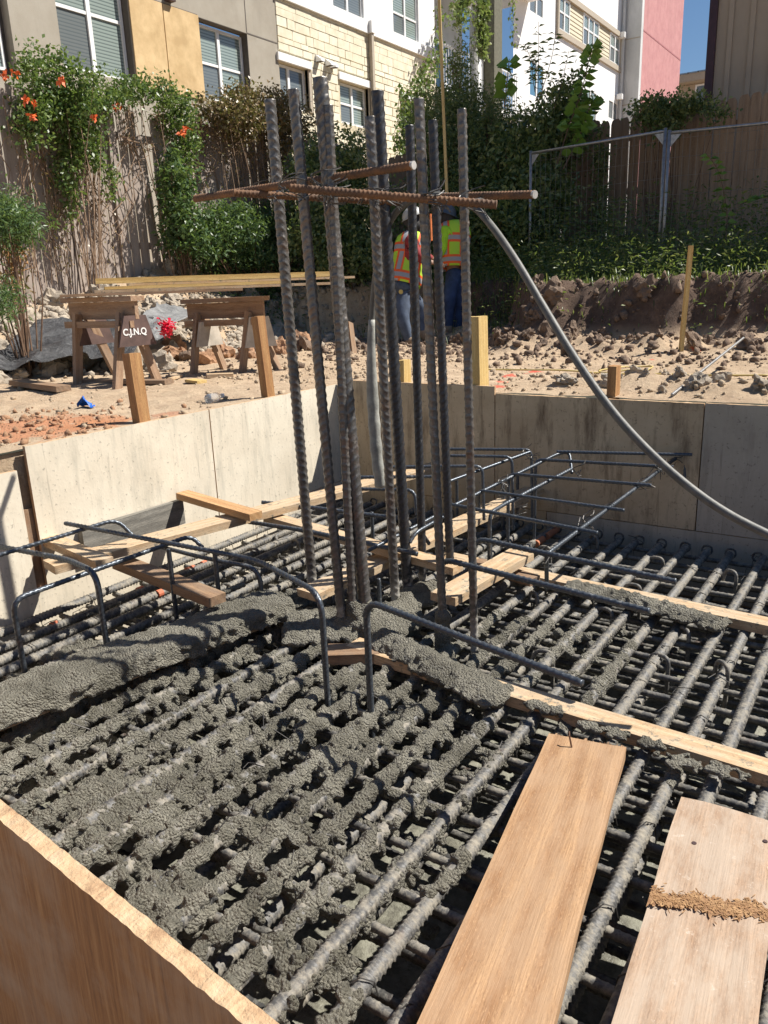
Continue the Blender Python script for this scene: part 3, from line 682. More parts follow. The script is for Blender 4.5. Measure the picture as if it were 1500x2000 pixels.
# pale sawn ends on two rods
for (px, py, d, wd) in ((806, 323, 2.615, 1), (1043, 380, 2.795, 1)):
    pr = ROD[1] if px == 806 else ROD[3]; a = dep(*pr[0], pr[2]); b2 = dep(*pr[1], pr[3]); u = (b2-a)/np.linalg.norm(b2-a)
    link('sawn_tip', MB().tube([b2-u*.004, b2+u*.006], .0142, 10).build('tmp', RUSTED_CAP).data, colr)
for o in [o for o in bpy.data.objects if o.name.startswith('tmp')]: bpy.data.objects.remove(o)

# ------------------------------------------------------------------ bent hooks and the lighter cage standing on the mat
def hook(pts, label, r=.0092, rad=.055, group=None, mat=ST_HOOK, name='bent_bar'):
    pts = smoothpath(pts, rad, 6)
    return tag(link(name, rebar_mesh(name, pts, r, .024, 12, 8, .2, 1.1, mat)), label, 'rebar', group)
def leg(bx, by, top, zb=ZM-.1):
    b_ = at(bx, by, ZM); return np.array([b_[0], b_[1], zb]), np.array([b_[0], b_[1], zfor(b_[0], b_[1], top)])
b_, t_ = leg(725, 1400, 1172); hook([b_, t_, at(1137, 1335, t_[2]-.01)], 'bent bar in front of column bars, its arm running down right over the concrete-smeared plank', .0104, .07)
b_, t_ = leg(640, 1370, 1160); hook([b_, t_, at(500, 1093, t_[2]), at(128, 1022, t_[2]+.02)], 'long bent bar left of the column, its arm reaching far left towards the pale formwork', .0096, .09)
b_, t_ = leg(515, 1210, 1110); hook([b_+np.array([.0, .0, .05]), t_, at(400, 1090, t_[2]), at(262, 1055, t_[2]+.01)], 'bent bar bundled with the long one, bending down beside the mortar-covered plank', .009, .08)
b_, t_ = leg(433, 1215, 1080); hook([b_, t_], 'short upright bar passing the end of the brown board left of the column', .009, .05)
b_, t_ = leg(348, 1232, 1072); hook([b_, t_], 'upright bar standing in front of the long pale plank at left', .009, .05)
b_, t_ = leg(213, 1290, 1118); hook([b_, t_, at(130, 1092, t_[2]), at(-40, 1060, t_[2]+.01)], 'thick bent bar with its arm leaving the left edge of the picture', .0105, .08)
b_, t_ = leg(52, 1332, 1172); q = at(373, 1046, t_[2]); hook([b_, t_, q, q+np.array([.05, .02, -.06])], 'bent bar with a long arm rising from the left edge towards the bundled bars', .0095, .06)
q = at(228, 1014, -.36); hook([at(-60, 1102, -.42), q, q+np.array([.06, .03, -.08])], 'bent bar nearest the pale formwork, hooked down beside the grey wet board', .009, .06)
hook([at(422, 1010, -.52), at(590, 1035, -.52), at(815, 1082, -.53)], 'straight bar running right behind the leftmost upright bar over the brown board', .010)
hook([at(512, 981, -.50), at(600, 990, -.50), at(760, 1010, -.52)], 'shorter straight bar just above the long pale plank, behind the uprights', .010)
hook([at(380, 1225, -.72), at(372, 1198, -.69), at(420, 1165, -.66), at(478, 1140, -.63)], 'mortar-coated loop of bar lying beside the brown board at left', .0125, .07, mat=MORTAR)
b_, t_ = leg(862, 1260, 1090); hook([b_, t_, at(1268, 1194, t_[2]-.01)], 'thick bent bar right of the column reaching over the plank with mortar on top', .0108, .07)
b_, t_ = leg(926, 1235, 1050); hook([b_, t_, at(1320, 1136, t_[2])], 'bent bar behind the rightmost upright bar, arm crossing the bare mat', .0105, .07)
cg = empty('bent_bar_grid', (-1.6, 3.6, -.8), 'open grid of thin dark hooked bars standing near the far formwork corner', 'rebar grid')
def gbar(pts, r=.0085, rad=.045, mat=ST_HOOK):
    pts = smoothpath(pts, rad, 5); link('grid_bar', rebar_mesh('grid_bar', pts, r, .021, 10, 7, .18, 1.1, mat), cg)
def drop(p, h=.35, s_=(0, 0)): return p+np.array([s_[0], s_[1], -h])
zt = {1: -.275, 2: -.31, 3: -.34, 4: -.37, 5: -.385}
gbar([at(1087, 882, zt[1]), at(1352, 888, zt[1])])
p = at(1046, 897, zt[2]); gbar([drop(p, .5), p, at(1315, 912, zt[2])])
p = at(993, 925, zt[3]); gbar([drop(p, .5), p, at(1272, 948, zt[3])])
p = at(933, 957, zt[4]); gbar([drop(p, .12, (-.02, .05)), p, at(1219, 997, zt[4])])
gbar([at(870, 983, zt[5]), at(1167, 1041, zt[5])])
p = at(982, 1040, ZM); gbar([(p[0], p[1], ZM-.1), (p[0], p[1], zfor(p[0], p[1], 945))])
for (pts, hh) in ((((876, 877), (1038, 878)), .42), (((880, 890), (1000, 892)), .42), (((765, 912), (942, 910)), .30), (((700, 955), (810, 957)), .12), (((700, 932), (850, 931)), 0)):
    z = -.29 if hh > .4 else -.31
    a = at(*pts[0], z); c = at(*pts[1], z)
    while c[1] > YR-.04: z += .02; a = at(*pts[0], z); c = at(*pts[1], z)
    gbar([a, c, drop(c, hh, (.02, -.02))] if hh else [a, c])
gbar([at(1068, 1150, -.70), at(1067, 1083, -.41), at(1323, 893, -.325), at(1338, 896, -.325), drop(at(1340, 897, -.325), .12)])
gbar([drop(at(955, 1000, -.40), .35), at(957, 1002, -.40), at(985, 985, -.395), at(1116, 916, -.345)])
p = at(1090, 886, -.305); gbar([at(889, 986, -.40), p, at(1112, 882, -.30), drop(at(1118, 890, -.30), .10)])
gbar([at(878, 940, -.36), at(1034, 883, -.30)]); gbar([at(860, 1003, -.45), at(720, 1075, -.50)])
gbar([at(800, 1060, -.5), at(812, 1040, -.46), at(865, 1010, -.44)])
gbar([at(820, 1035, -.5), at(838, 1062, -.6)])
for (bx, by, tp) in ((1078, 1000, 905), (730, 1090, 1000), (893, 1030, 935), (700, 1215, 1100), (958, 1120, 1040), (743, 1210, 1130), (1010, 1020, 930)):
    p = at(bx, by, ZM); gbar([(p[0], p[1], ZM-.08), (p[0], p[1], zfor(p[0], p[1], tp))])
mb = MB()
for (px, py, z) in ((1046, 895, -.31), (1130, 915, -.33), (1190, 990, -.37), (1150, 1015, -.39), (1020, 1150-160, -.38), (1290, 912, -.31), (1255, 945, -.34), (1325, 893, -.32), (1030, 884, -.3), (983, 940, -.35), (1065, 1080, -.4)):
    mb = MB(); wrap(mb, at(px, py, z), .024, 2); tag(mb.build('tie_wire', WIRE, cg), kind='stuff')

# ------------------------------------------------------------------ boards in the pit
def brd(px0, px1, z0, z1, wd, th, mat, label, up=(0, 0, 1), group=None, tilt=0, rough=.0015, extra=0, cuts=None):
    a = at(*px0, z0); c = at(*px1, z1); u = (c-a)/np.linalg.norm(c-a)
    return tag(board_obj('wooden_board', a-u*extra, c, wd, th, mat, up=up, tilt=tilt, rough=rough, cuts=cuts), label, 'board', group)
ZP = ZM+RA+.02
brd((690, 1262), (1540, 1522), ZP, ZP, .092, .042, LUM_PALE, 'long two-by-four smeared with concrete crossing the mat right of the column', cuts=24)
brd((862, 1088), (1560, 1236), ZP, ZP+.0, .095, .042, LUM_PALE, 'board topped with lumpy concrete crossing the mat under the far bent bars', cuts=24)
brd((640, 1278), (742, 1275), ZP-.0, ZP-.0, .11, .042, LUM_BROWN, 'short dirty block at the foot of the column, between the two nearest hooks', cuts=4)
brd((96, 1108), (860, 910), -.50, -.50, .135, .038, LUM_PALE, 'long pale plank running along the left formwork, striped by bar shadows', cuts=20)
brd((88, 1050), (205, 1100), -.47, -.47, .085, .036, LUM_PALE, 'short board end jutting from the left formwork towards the long plank')
brd((235, 1098), (425, 1172), -.585, -.60, .09, .042, LUM_BROWN, 'brown board with a washer on top, ending beside the upright bars at left')
brd((356, 966), (500, 1008), -.43, -.455, .085, .036, LUM, 'orange board end resting against the left formwork above the grey board')
brd((525, 1010), (895, 1112), -.545, -.60, .085, .036, LUM_PALE, 'grey-topped board passing behind the leftmost upright bars')
a = onX(160, 1062, XL+.03); c = onX(356, 998, XL+.03)
tag(board_obj('wooden_board', a, c, .036, .14, LUM_GREY, rough=.001), 'wet grey plank lying on edge against the left formwork', 'board')
brd((600, 1163), (1060, 950), -.655, -.60, .13, .036, LUM_PALE, 'long bright board under the column bars towards the far right corner', cuts=18)
brd((865, 1170), (1020, 1082), ZP+.12, ZP+.12, .13, .038, LUM_PALE, 'short bright board with wire shadows right of the column foot', cuts=10)
brd((930, 1100), (1045, 1135), ZP+.05, ZP+.05, .08, .036, LUM_BROWN, 'brown board stub under the short bright board')
# two near planks
p0 = (at(1145, 1457, ZP+.02)); p1 = at(905, 2130, ZP+.08)
pl = tag(board_obj('wooden_plank', p0, p1, .235, .036, LUM_NEAR, rough=.004, cuts=46), 'wide orange plank with splintered end lying on the mat nearest the camera', 'plank')
p0 = (at(1422, 1592, ZP+.02)); p1 = at(1300, 2180, ZP+.06)
pl2 = tag(board_obj('wooden_plank', p0, p1, .245, .036, LUM_WORN, rough=.006, cuts=46), 'pale worn plank with a torn strip across it at the right edge', 'plank')
# torn strip across the worn plank: splintered wood fibres
mb = MB(); rr = random.Random(3)
M2 = pl2.matrix_basis
for i in range(520):
    y = rr.uniform(-.115, .115); x = .40-.03*y/.13*1.2+rr.gauss(0, .015)+.008*math.sin(y*60); L_ = rr.uniform(.003, .008); hgt = rr.uniform(-.0005, .0015)
    p = M2 @ Vector((x-L_, y, .0215)); q = M2 @ Vector((x+L_*.8, y+rr.uniform(-.012, .012), .022+hgt))
    mb.bar(p, q, rr.uniform(.001, .0035), rr.uniform(.001, .002))
tag(mb.build('torn_fibres', wood('fibre_wood', (.50, .31, .15), (.26, .13, .05), knots=False), pl2), kind='stuff')
v = []; nn_ = 60
for i in range(nn_+1):
    y = -.1215+.243*i/nn_; xc = .40-.03*y/.13*1.2+.008*math.sin(y*60); a_ = .018+.022*abs(mnoise.noise(Vector((y*70, 1, 0))))*2; b2_ = .018+.026*abs(mnoise.noise(Vector((y*70, 5, 0))))*2
    v += [M2 @ Vector((xc-a_, y, .0212)), M2 @ Vector((xc, y, .0222)), M2 @ Vector((xc+b2_, y, .0212))]
link('torn_strip', pymesh('torn_strip', v, [(i*3+k, i*3+k+1, i*3+k+4, i*3+k+3) for i in range(nn_) for k in (0, 1)]), pl2, wood('torn_wood', (.48, .28, .13), (.20, .095, .04)))
mb = MB(); M1 = pl.matrix_basis
p = M1 @ Vector((.055, -.035, .017)); mb.tube([p, p+Vector((-.01, .004, .035)), p+Vector((-.014, .012, .045))], .0028, 6)
mb.build('bent_nail', simple('rusty_nail', (.16, .09, .06), .6, .5), pl)
mb = MB()
for i in range(120):
    y = rr.uniform(-.115, .115); L_ = rr.uniform(.004, .018); mb.bar(M1 @ Vector((.004, y, rr.uniform(-.014, .017))), M1 @ Vector((-L_, y+rr.uniform(-.003, .003), rr.uniform(-.014, .018))), rr.uniform(.003, .008), .003)
tag(mb.build('splintered_end', LUM_NEAR, pl), kind='stuff')
DNAIL = simple('dark_nail', (.07, .04, .04), .6, .3)
for (x, y) in ((.10, .095), (.14, -.03), (.19, -.06)):
    p = M2 @ Vector((x, y, .0175)); MB().tube([p, p+Vector((0, 0, .0022))], .006, 10).build('nail_head', DNAIL, pl2)

# ------------------------------------------------------------------ fresh concrete lumped over bars, boards and the column foot
def polym(pts, z=ZM): return [tuple(at(px, py, z)[:2]) for px, py in pts]
def inside(P, x, y):
    x = np.asarray(x); y = np.asarray(y); c = np.zeros(x.shape, bool); n = len(P)
    for i in range(n):
        x1, y1 = P[i]; x2, y2 = P[(i+1) % n]
        if y1 == y2: continue
        cr = ((y1 > y) != (y2 > y)) & (x < (x2-x1)*(y-y1)/(y2-y1)+x1); c ^= cr
    return c
HEAVY = polym([(-250, 1400), (0, 1335), (230, 1290), (430, 1235), (540, 1195), (650, 1200), (735, 1190), (770, 1300), (900, 1370), (1000, 1400), (930, 1500), (860, 1600), (760, 1720), (650, 1850), (540, 1960), (480, 2080), (-250, 1500)])
LIGHT = polym([(720, 1190), (880, 1250), (1000, 1150), (1130, 1160), (1290, 1200), (1250, 1290), (1120, 1420), (1080, 1450), (960, 1600), (850, 1750), (760, 1850), (640, 2080), (540, 2000), (760, 1720), (900, 1500), (1000, 1400), (770, 1300)])
THIN = polym([(1000, 1150), (1290, 1200), (1420, 1260), (1330, 1480), (1240, 1700), (1120, 1900), (640, 2080), (1080, 1450)])
soup = []
def nz(x, y, s=1, sd=0): return fbm(np.array([x*s]), np.array([y*s]), 3, sd)[0]
def blob(x, y, z, rx, ry=None, rz=None): soup.append((x, y, z, rx, ry or rx, rz or rx))
g_ = np.random.default_rng(5)
def cover(x, y):
    x = np.asarray(x); y = np.asarray(y)
    j = fbm(x*4, y*4, 3, 71)*.12; xx = x+j; yy = y+fbm(x*4, y*4, 3, 72)*.12
    return np.where(inside(HEAVY, xx, yy), .92, np.where(inside(LIGHT, xx, yy), .62, np.where(inside(THIN, xx, yy), .3, 0)))
for x in xbars:
    ys_ = np.arange(nearlim(x), 3.0, .016); cv = cover(np.full_like(ys_, x), ys_); nn = fbm(ys_*6+x*50, ys_*0+x*9, 3, 81)+.5
    for y, c, n in zip(ys_, cv, nn):
        if c <= 0 or n > c*1.25-.02: continue
        r = RA+.001+.008*c*g_.random()**1.5
        blob(x+g_.normal(0, .004), y+g_.normal(0, .004), ZM+g_.normal(.002, .004), r)
        if c > .5 and g_.random() < .5:
            r = g_.uniform(.006, .016); a = g_.uniform(0, 2*math.pi); blob(x+math.cos(a)*(RA+.008), y, ZM+math.sin(a)*(RA+.008), r)
        if c > .8 and g_.random() < .22: blob(x+g_.choice([-1, 1])*.026, y, ZM-.028, .011, .011, .02)
for lay, zl in ((0, ZM-RA-RB-.003), (1, ZM-.125)):
    for y in [q[0] for q in yb if abs(q[1]-zl) < .01]:
        xs_ = np.arange(-3.2, .2, .016); cv = cover(xs_, np.full_like(xs_, y)); nn = fbm(xs_*5, xs_*0+y*40, 3, 85)+.5
        for x, c, n in zip(xs_, cv, nn):
            if c <= 0 or n > c*.85-.22: continue
            blob(x, y+g_.normal(0, .004), zl+g_.normal(0, .004), RB+.001+.006*c*g_.random())
        for x in xbars:                                     # lumps at crossings
            c = float(cover(x, y))
            if lay == 0 and c > .5 and g_.random() < .12:
                for k in range(int(g_.integers(2, 9))): blob(x+g_.normal(0, .028), y+g_.normal(0, .028), zl+g_.normal(.018, .010), g_.uniform(.012, .023))
# webs filling some openings
WEBS = [(250, 1560, .20, .12), (190, 1600, .12, .08), (340, 1520, .16, .08), (60, 1620, .08, .05), (650, 1480, .12, .07), (600, 1400, .08, .06), (330, 1745, .14, .09), (290, 1760, .12, .08), (450, 1330, .10, .05), (700, 1330, .12, .08), (790, 1390, .09, .05), (480, 1600, .05, .05), (640, 1870, .08, .05), (560, 1290, .1, .05), (590, 1620, .06, .04), (400, 1480, .13, .06), (300, 1620, .09, .06), (690, 1440, .10, .06), (1120, 1240, .06, .05), (880, 1250, .05, .04), (150, 1500, .06, .05), (560, 1880, .06, .04), (460, 1420, .07, .04)]
for (px, py, rx, ry) in WEBS:
    c = at(px, py, ZM); n = int((360 if px in (250, 340, 650, 330, 190) else 50)*rx*ry/.0144*.9)+10; rx *= .8; ry *= .8
    for k in range(n):
        a = g_.uniform(0, 2*math.pi); rr_ = math.sqrt(g_.random())
        x = c[0]+rr_*math.cos(a)*rx; y = c[1]+rr_*math.sin(a)*ry*1.2
        if y < nearlim(x)+.02: continue
        blob(x, y, ZM-.012+g_.normal(0, .010)-.02*rr_, g_.uniform(.010, .024), None, g_.uniform(.010, .018))
# scattered lumps low between the bars
for k in range(450):
    x = g_.uniform(-3.3, .0); y = g_.uniform(.45, 2.5); c = float(cover(x, y))
    if c < .25 or nz(x, y, 5, 77) < .02 or (c > .7 and g_.random() < .6): continue
    r = g_.uniform(.014, .034); blob(x, y, ZM-g_.uniform(.06, .20), r, r, r*.8)
def mound(px0, px1, z, wd, hgt, n, r0=.012, r1=.028, prof=None):
    a = at(*px0, z); c = at(*px1, z); d = c-a; L_ = np.linalg.norm(d); u = d/L_; s_ = np.array([-u[1], u[0], 0])
    for k in range(n):
        t = g_.random(); h_ = (prof(t) if prof else 1); y = g_.normal(0, .36); 
        if abs(y) > .62: continue
        hh = hgt*h_*max(.05, 1-abs(y)*1.5)*g_.random(); p = a+d*t+s_*y*wd
        blob(p[0], p[1], z+hh-.004, g_.uniform(r0, r1), None, g_.uniform(r0, r1)*.8)
zt_ = ZP+.021
mound((745, 1250), (980, 1365), zt_, .11, .05, 900, prof=lambda t: 1-.5*t)
mound((700, 1235), (800, 1195), zt_-.01, .22, .05, 700)
mound((560, 1225), (720, 1215), zt_-.02, .26, .06, 900)
mound((470, 1180), (640, 1170), zt_-.03, .10, .05, 350)
mound((1110, 1143), (1415, 1222), zt_, .105, .034, 800, .008, .018, prof=lambda t: .5+.8*math.sin(math.pi*t))
mound((770, 1180), (860, 1150), zt_-.02, .16, .05, 300)
for (px, py, s_) in ((1075, 1388, .03), (1200, 1435, .022), (1330, 1488, .03), (1270, 1455, .02), (1410, 1505, .028), (1050, 1378, .02), (1150, 1420, .02)):
    c = at(px, py, zt_)
    for k in range(26): blob(c[0]+g_.normal(0, s_), c[1]+g_.normal(0, s_*.6), zt_+g_.uniform(-.004, .004), g_.uniform(.006, .011))
# the plank at left is buried under a thick bed of concrete
ZR = ZP+.04
mp0 = at(-120, 1436, ZR); mp1 = at(548, 1185, ZR)
tag(board_obj('wooden_board', mp0, mp1, .19, .04, LUM_PALE, rough=.001), 'plank at left almost buried under a thick bed of wet concrete', 'board')
a = mp0; c = mp1; d = c-a; u = d/np.linalg.norm(d); s_ = np.array([-u[1], u[0], 0])
for k in range(6500):
    t = g_.random()*.975+.02; y = g_.uniform(-.6, .6); p = a+d*t+s_*y*.19
    hh = .03+.07*(nz(p[0], p[1], 7, 91)+.3)
    if abs(y) > .5: hh -= .10*(abs(y)-.5)/.1
    blob(p[0], p[1], ZR+.018+hh*.5+g_.normal(0, .003), g_.uniform(.012, .022), None, g_.uniform(.008, .014)+hh*.3)
for k in range(260):
    t = g_.random()*.97+.02; y = g_.uniform(-.6, .6); p = a+d*t+s_*y*.19; blob(p[0], p[1], ZR+.045+.03*nz(p[0], p[1], 7, 91), g_.uniform(.012, .034), None, g_.uniform(.012, .024))
for k in range(260):
    p = at(g_.uniform(90, 380), g_.uniform(1265, 1335), ZM); blob(p[0], p[1], ZM+g_.uniform(-.02, .02), g_.uniform(.012, .026))
# sleeves round the feet of the uprights
for i, (B2, T2) in enumerate(ctops):
    dr = (T2-B2)/np.linalg.norm(T2-B2)
    top = {1: .24, 2: .30, 3: .30, 7: .30}.get(i, .12)
    for s2 in np.arange(.15, top+.05, .012):
        p = B2+dr*s2*1.1; blob(p[0]+g_.normal(0, .003), p[1]+g_.normal(0, .003), p[2], .029+.014*g_.random()*(1-.6*s2/top))
# concrete-coated trowel-flat slab between bars
big = list(soup)
for q in big:                                              # crumbs sitting on the lumps
    for k in range(2 if q[1] < 2.2 else 1):
        u = g_.normal(size=3); u[2] = abs(u[2]); u /= np.linalg.norm(u); r = g_.uniform(.005, .0085); blob(q[0]+u[0]*q[3], q[1]+u[1]*q[4], q[2]+u[2]*q[5], r)
print('mortar blobs', len(soup))

def ico():
    bm = bmesh.new(); bmesh.ops.create_icosphere(bm, subdivisions=2, radius=1); v = np.array([list(q.co) for q in bm.verts]); f = np.array([[q.index for q in p.verts] for p in bm.faces]); bm.free(); return v, f
IV, IF = ico()
def bake(o):
    dg = bpy.context.evaluated_depsgraph_get(); me = bpy.data.meshes.new_from_object(o.evaluated_get(dg)); old = o.data
    o.modifiers.clear(); o.data = me; bpy.data.meshes.remove(old); return o
def lumps(name, bl, voxel, label):
    bl = np.array(bl); n = len(bl)
    rot = g_.normal(size=(n, 3, 3)); q, _ = np.linalg.qr(rot)
    v = (IV[None] @ q)*bl[:, None, 3:6]+bl[:, None, :3]; f = IF[None]+np.arange(n)[:, None, None]*len(IV)
    o = link(name, npmesh(name, v.reshape(-1, 3), f.reshape(-1, 3), True), None, MORTAR)
    md = o.modifiers.new('r', 'REMESH'); md.mode = 'VOXEL'; md.voxel_size = voxel; md.use_smooth_shade = True
    for (sc, st) in ((.04, .012), (.013, .007)):
        tx = bpy.data.textures.new('t', 'CLOUDS'); tx.noise_scale = sc; tx.noise_depth = 2
        dm = o.modifiers.new('d', 'DISPLACE'); dm.texture = tx; dm.strength = st; dm.mid_level = .45; dm.texture_coords = 'LOCAL'
    bake(o)
    if not o.data.materials: o.data.materials.append(MORTAR)
    tag(o, label, 'concrete', kind='stuff'); print(name, len(o.data.polygons)); return o
near_ = []; far_ = []
for q in soup:
    (near_ if q[1] < 1.75 and q[0] > -2.2 else far_).append(q)
lumps('wet_concrete', near_, .0048, 'wet grey concrete clinging in lumps to the nearest bars')
lumps('wet_concrete', far_, .0072, 'wet grey concrete heaped on boards and around the column foot')

# ------------------------------------------------------------------ grey hose arching over the pit
HP = [(744, 950, 3.75), (737, 900, 3.7), (731, 830, 3.65), (727, 760, 3.6), (725, 690, 3.55), (727, 610, 3.5), (736, 520, 3.42), (752, 455, 3.34), (780, 408, 3.26), (825, 384, 3.2), (872, 383, 3.14), (915, 396, 3.05), (955, 435, 2.95), (1005, 505, 2.85), (1062, 600, 2.77), (1120, 695, 2.7), (1190, 795, 2.62), (1262, 876, 2.56), (1345, 950, 2.5), (1430, 1008, 2.45), (1540, 1062, 2.4)]
def crspline(P, n=6):
    P = [V(p) for p in P]; out = []
    for i in range(len(P)-1):
        p0 = P[max(i-1, 0)]; p1 = P[i]; p2 = P[i+1]; p3 = P[min(i+2, len(P)-1)]
        for k in range(n):
            t = k/n; out.append(.5*((2*p1)+(p2-p0)*t+(2*p0-5*p1+4*p2-p3)*t*t+(3*p1-p0-3*p2+p3)*t**3))
    out.append(P[-1]); return out
hp = crspline([dep(*p) for p in HP])
hr = empty('rubber_hose', hp[60], 'grey hose arching from the far corner over the uprights and off to the right', 'hose')
link('hose_tube', MB().tube(hp, .0140, 12).build('tmp', HOSE, smooth=True).data, hr)
wr = hp[:30]; link('tape_wrap', MB().tube(wr, [.028+.002*math.sin(i*1.7) if i < 18 else .028-.0011*(i-17) for i in range(len(wr))], 12).build('tmp', HOSE_W, smooth=True).data, hr)
for o in [o for o in bpy.data.objects if o.name.startswith('tmp')]: bpy.data.objects.remove(o)
# ------------------------------------------------------------------ apartment building on the left (facade plane x = XF, facing +x)
XF = -13.0
ab = empty('apartment_building', (XF-3, 20, .8), 'long multi-coloured apartment building behind the old fence, grey, yellow, cream stone and white', 'building')
def fz(px, py, x=XF): q = onX(px, py, x); return q[1], q[2]
def wallpiece(name, y0, y1, z0, z1, holes, mat, x=XF, depth=.22, th=.22):
    ys_ = sorted({y0, y1, *[h for H in holes for h in H[:2]]}); zs_ = sorted({z0, z1, *[h for H in holes for h in H[2:4]]})
    mb = MB(); v = []; f = []
    for i in range(len(ys_)-1):
        for j in range(len(zs_)-1):
            cy_, cz_ = (ys_[i]+ys_[i+1])/2, (zs_[j]+zs_[j+1])/2
            if any(H[0] < cy_ < H[1] and H[2] < cz_ < H[3] for H in holes): continue
            b = len(mb.v); mb.add([(x, ys_[i], zs_[j]), (x, ys_[i+1], zs_[j]), (x, ys_[i+1], zs_[j+1]), (x, ys_[i], zs_[j+1])], [(0, 1, 2, 3)])
    for H in holes:
        a, c, e, g = H[:4]; d = x-depth
        mb.add([(x, a, e), (x, c, e), (x, c, g), (x, a, g), (d, a, e), (d, c, e), (d, c, g), (d, a, g)], [(0, 4, 5, 1), (1, 5, 6, 2), (2, 6, 7, 3), (3, 7, 4, 0)])
    return mb.build(name, mat, ab)
def window(y0, y1, z0, z1, x, mull=(.5,), trans=(.5,), glass=GLASS, fr=.045, frm=WHITE_P, sash=True):
    mb = MB(); t = .05
    mb.box(x, x+t, y0, y0+fr, z0, z1).box(x, x+t, y1-fr, y1, z0, z1).box(x, x+t, y0+fr, y1-fr, z1-fr, z1).box(x, x+t, y0+fr, y1-fr, z0, z0+fr)
    for m_ in mull:
        c = y0+(y1-y0)*m_; mb.box(x+.002, x+t+.006, c-fr*.75, c+fr*.75, z0+fr, z1-fr)
    for m_ in trans:
        c = z0+(z1-z0)*m_; mb.box(x+.004, x+t-.006, y0+fr, y1-fr, c-fr*.5, c+fr*.5)
    w_ = mb.build('window', frm, ab)
    ysp = [y0+fr]+[y0+(y1-y0)*m_ for m_ in mull]+[y1-fr]; zsp = [z0+fr]+[z0+(z1-z0)*m_ for m_ in trans]+[z1-fr]
    for i in range(len(ysp)-1):
        for j in range(len(zsp)-1):
            MB().box(x+.012, x+.02, ysp[i]+.002, ysp[i+1]-.002, zsp[j]+.002, zsp[j+1]-.002).build('pane', glass if not (glass is GLASS and j == 0 and len(zsp) > 2 and i == 0) else GLASS_D, w_)
    return w_
def rectpx(a, b, c, d, x=XF):
    """(px,py) of the left-top, right-top, left-bottom, right-bottom corners -> y0,y1,z0,z1"""
    A, B, C_, D_ = [fz(*q, x) for q in (a, b, c, d)]
    return (A[0]+C_[0])/2, (B[0]+D_[0])/2, (C_[1]+D_[1])/2, (A[1]+B[1])/2
ys0 = fz(540, 60)[0]                     # end of the grey stucco
w2 = rectpx((385, 34), (484, 64), (400, 190), (492, 215)); w1y0 = fz(110, 20)[0]; w1y1 = fz(247, 40)[0]+.07
w1 = (w1y0, w1y1, fz(150, 134)[1]-.02, 6.6); w0 = (5.5, fz(14, 90)[0]+.12, 4.2, 6.6)
zs1 = w2[2]
wallpiece('stucco_wall', 2.0, ys0, .2, 9.0, [w0, w1, w2], STU_GREY)
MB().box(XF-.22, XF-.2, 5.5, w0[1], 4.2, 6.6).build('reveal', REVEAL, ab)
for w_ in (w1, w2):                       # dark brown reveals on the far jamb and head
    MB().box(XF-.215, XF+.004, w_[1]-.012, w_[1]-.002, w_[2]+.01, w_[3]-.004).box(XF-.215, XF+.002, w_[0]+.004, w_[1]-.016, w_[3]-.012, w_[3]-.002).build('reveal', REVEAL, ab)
window(w0[0]+.1, w0[1]-.1, 4.3, 5.6, XF-.19, (.5,), (.5,))
window(w1[0]+.02, w1[1]-.03, w1[2]+.02, w1[3]-.02, XF-.2, (.5,), (.49,), GLASS, .055)
window(w2[0]+.02, w2[1]-.03, w2[2]+.02, w2[3]-.06, XF-.2, (.48,), (.5,), GLASS, .05)
yp0 = w1[1]+.015; yp1 = w2[0]-.005; ypm = fz(320, 60)[0]; zt0 = fz(318, 8)[1]; zb0 = fz(330, 175)[1]-.05
MB().box(XF+.002, XF+.03, yp0, ypm-.012, zb0, zt0).build('yellow_panel', STU_YEL, ab)
MB().box(XF+.002, XF+.03, ypm+.012, yp1, zb0, zt0).build('yellow_panel', STU_YEL, ab)
zj = fz(483, 65)[1]; yj = fz(480, 40)[0]
MB().box(XF+.001, XF+.006, w2[1]+.01, ys0-.01, zj-.012, zj+.012).box(XF+.001, XF+.006, yj-.01, yj+.01, zj+.012, 9).box(XF+.001, XF+.006, yp0-.02, yp1, zt0+.002, zt0+.024).build('control_joint', simple('dark_joint', (.12, .1, .08)), ab)  # dark brown strips marking the joints in the grey stucco
q = fz(327, 2); MB().box(XF+.005, XF+.14, q[0]-.09, q[0]+.09, q[1]-.02, q[1]+.09).build('vent_hood', simple('dark_vent', (.06, .03, .03), .5), ab)
# cream stone part, every block its own piece
zst = fz(718, 68)[1]; yst1 = fz(850, 130)[0]
h3 = rectpx((545, 120), (603, 135), (552, 205), (605, 222)); h4 = rectpx((664, 156), (720, 173), (668, 236), (722, 256)); h4b = rectpx((785, 200), (815, 212), (785, 255), (815, 268))
h3 = (h3[0], h3[1], h3[2], h4[3]+.0); h3 = (max(h3[0], ys0+.02), h3[1], h3[2], h3[3]); h4 = (h4[0], h4[1], h4[2], h3[3]); h4b = (h4b[0], h4b[1], h4[2], h4[3])
wallpiece('stone_backing', ys0+.004, yst1, .2, zst, [h3, h4, h4b], JOINT, x=XF-.02)
rr = random.Random(21); stm = []
for v_ in range(10):
    bm = bmesh.new(); bmesh.ops.create_cube(bm, size=1)
    for vv in bm.verts:
        vv.co.x *= rr.uniform(.8, 1.25)
        if vv.co.x > 0: vv.co.y *= rr.uniform(.93, 1.0); vv.co.z *= rr.uniform(.86, 1.0)
    me = bpy.data.meshes.new('stone'); bm.to_mesh(me); bm.free(); me.materials.append(STONE if v_ % 3 else STONE2); stm.append(me)
z = 3.3; row = 0; cnt = 0; smallst = []
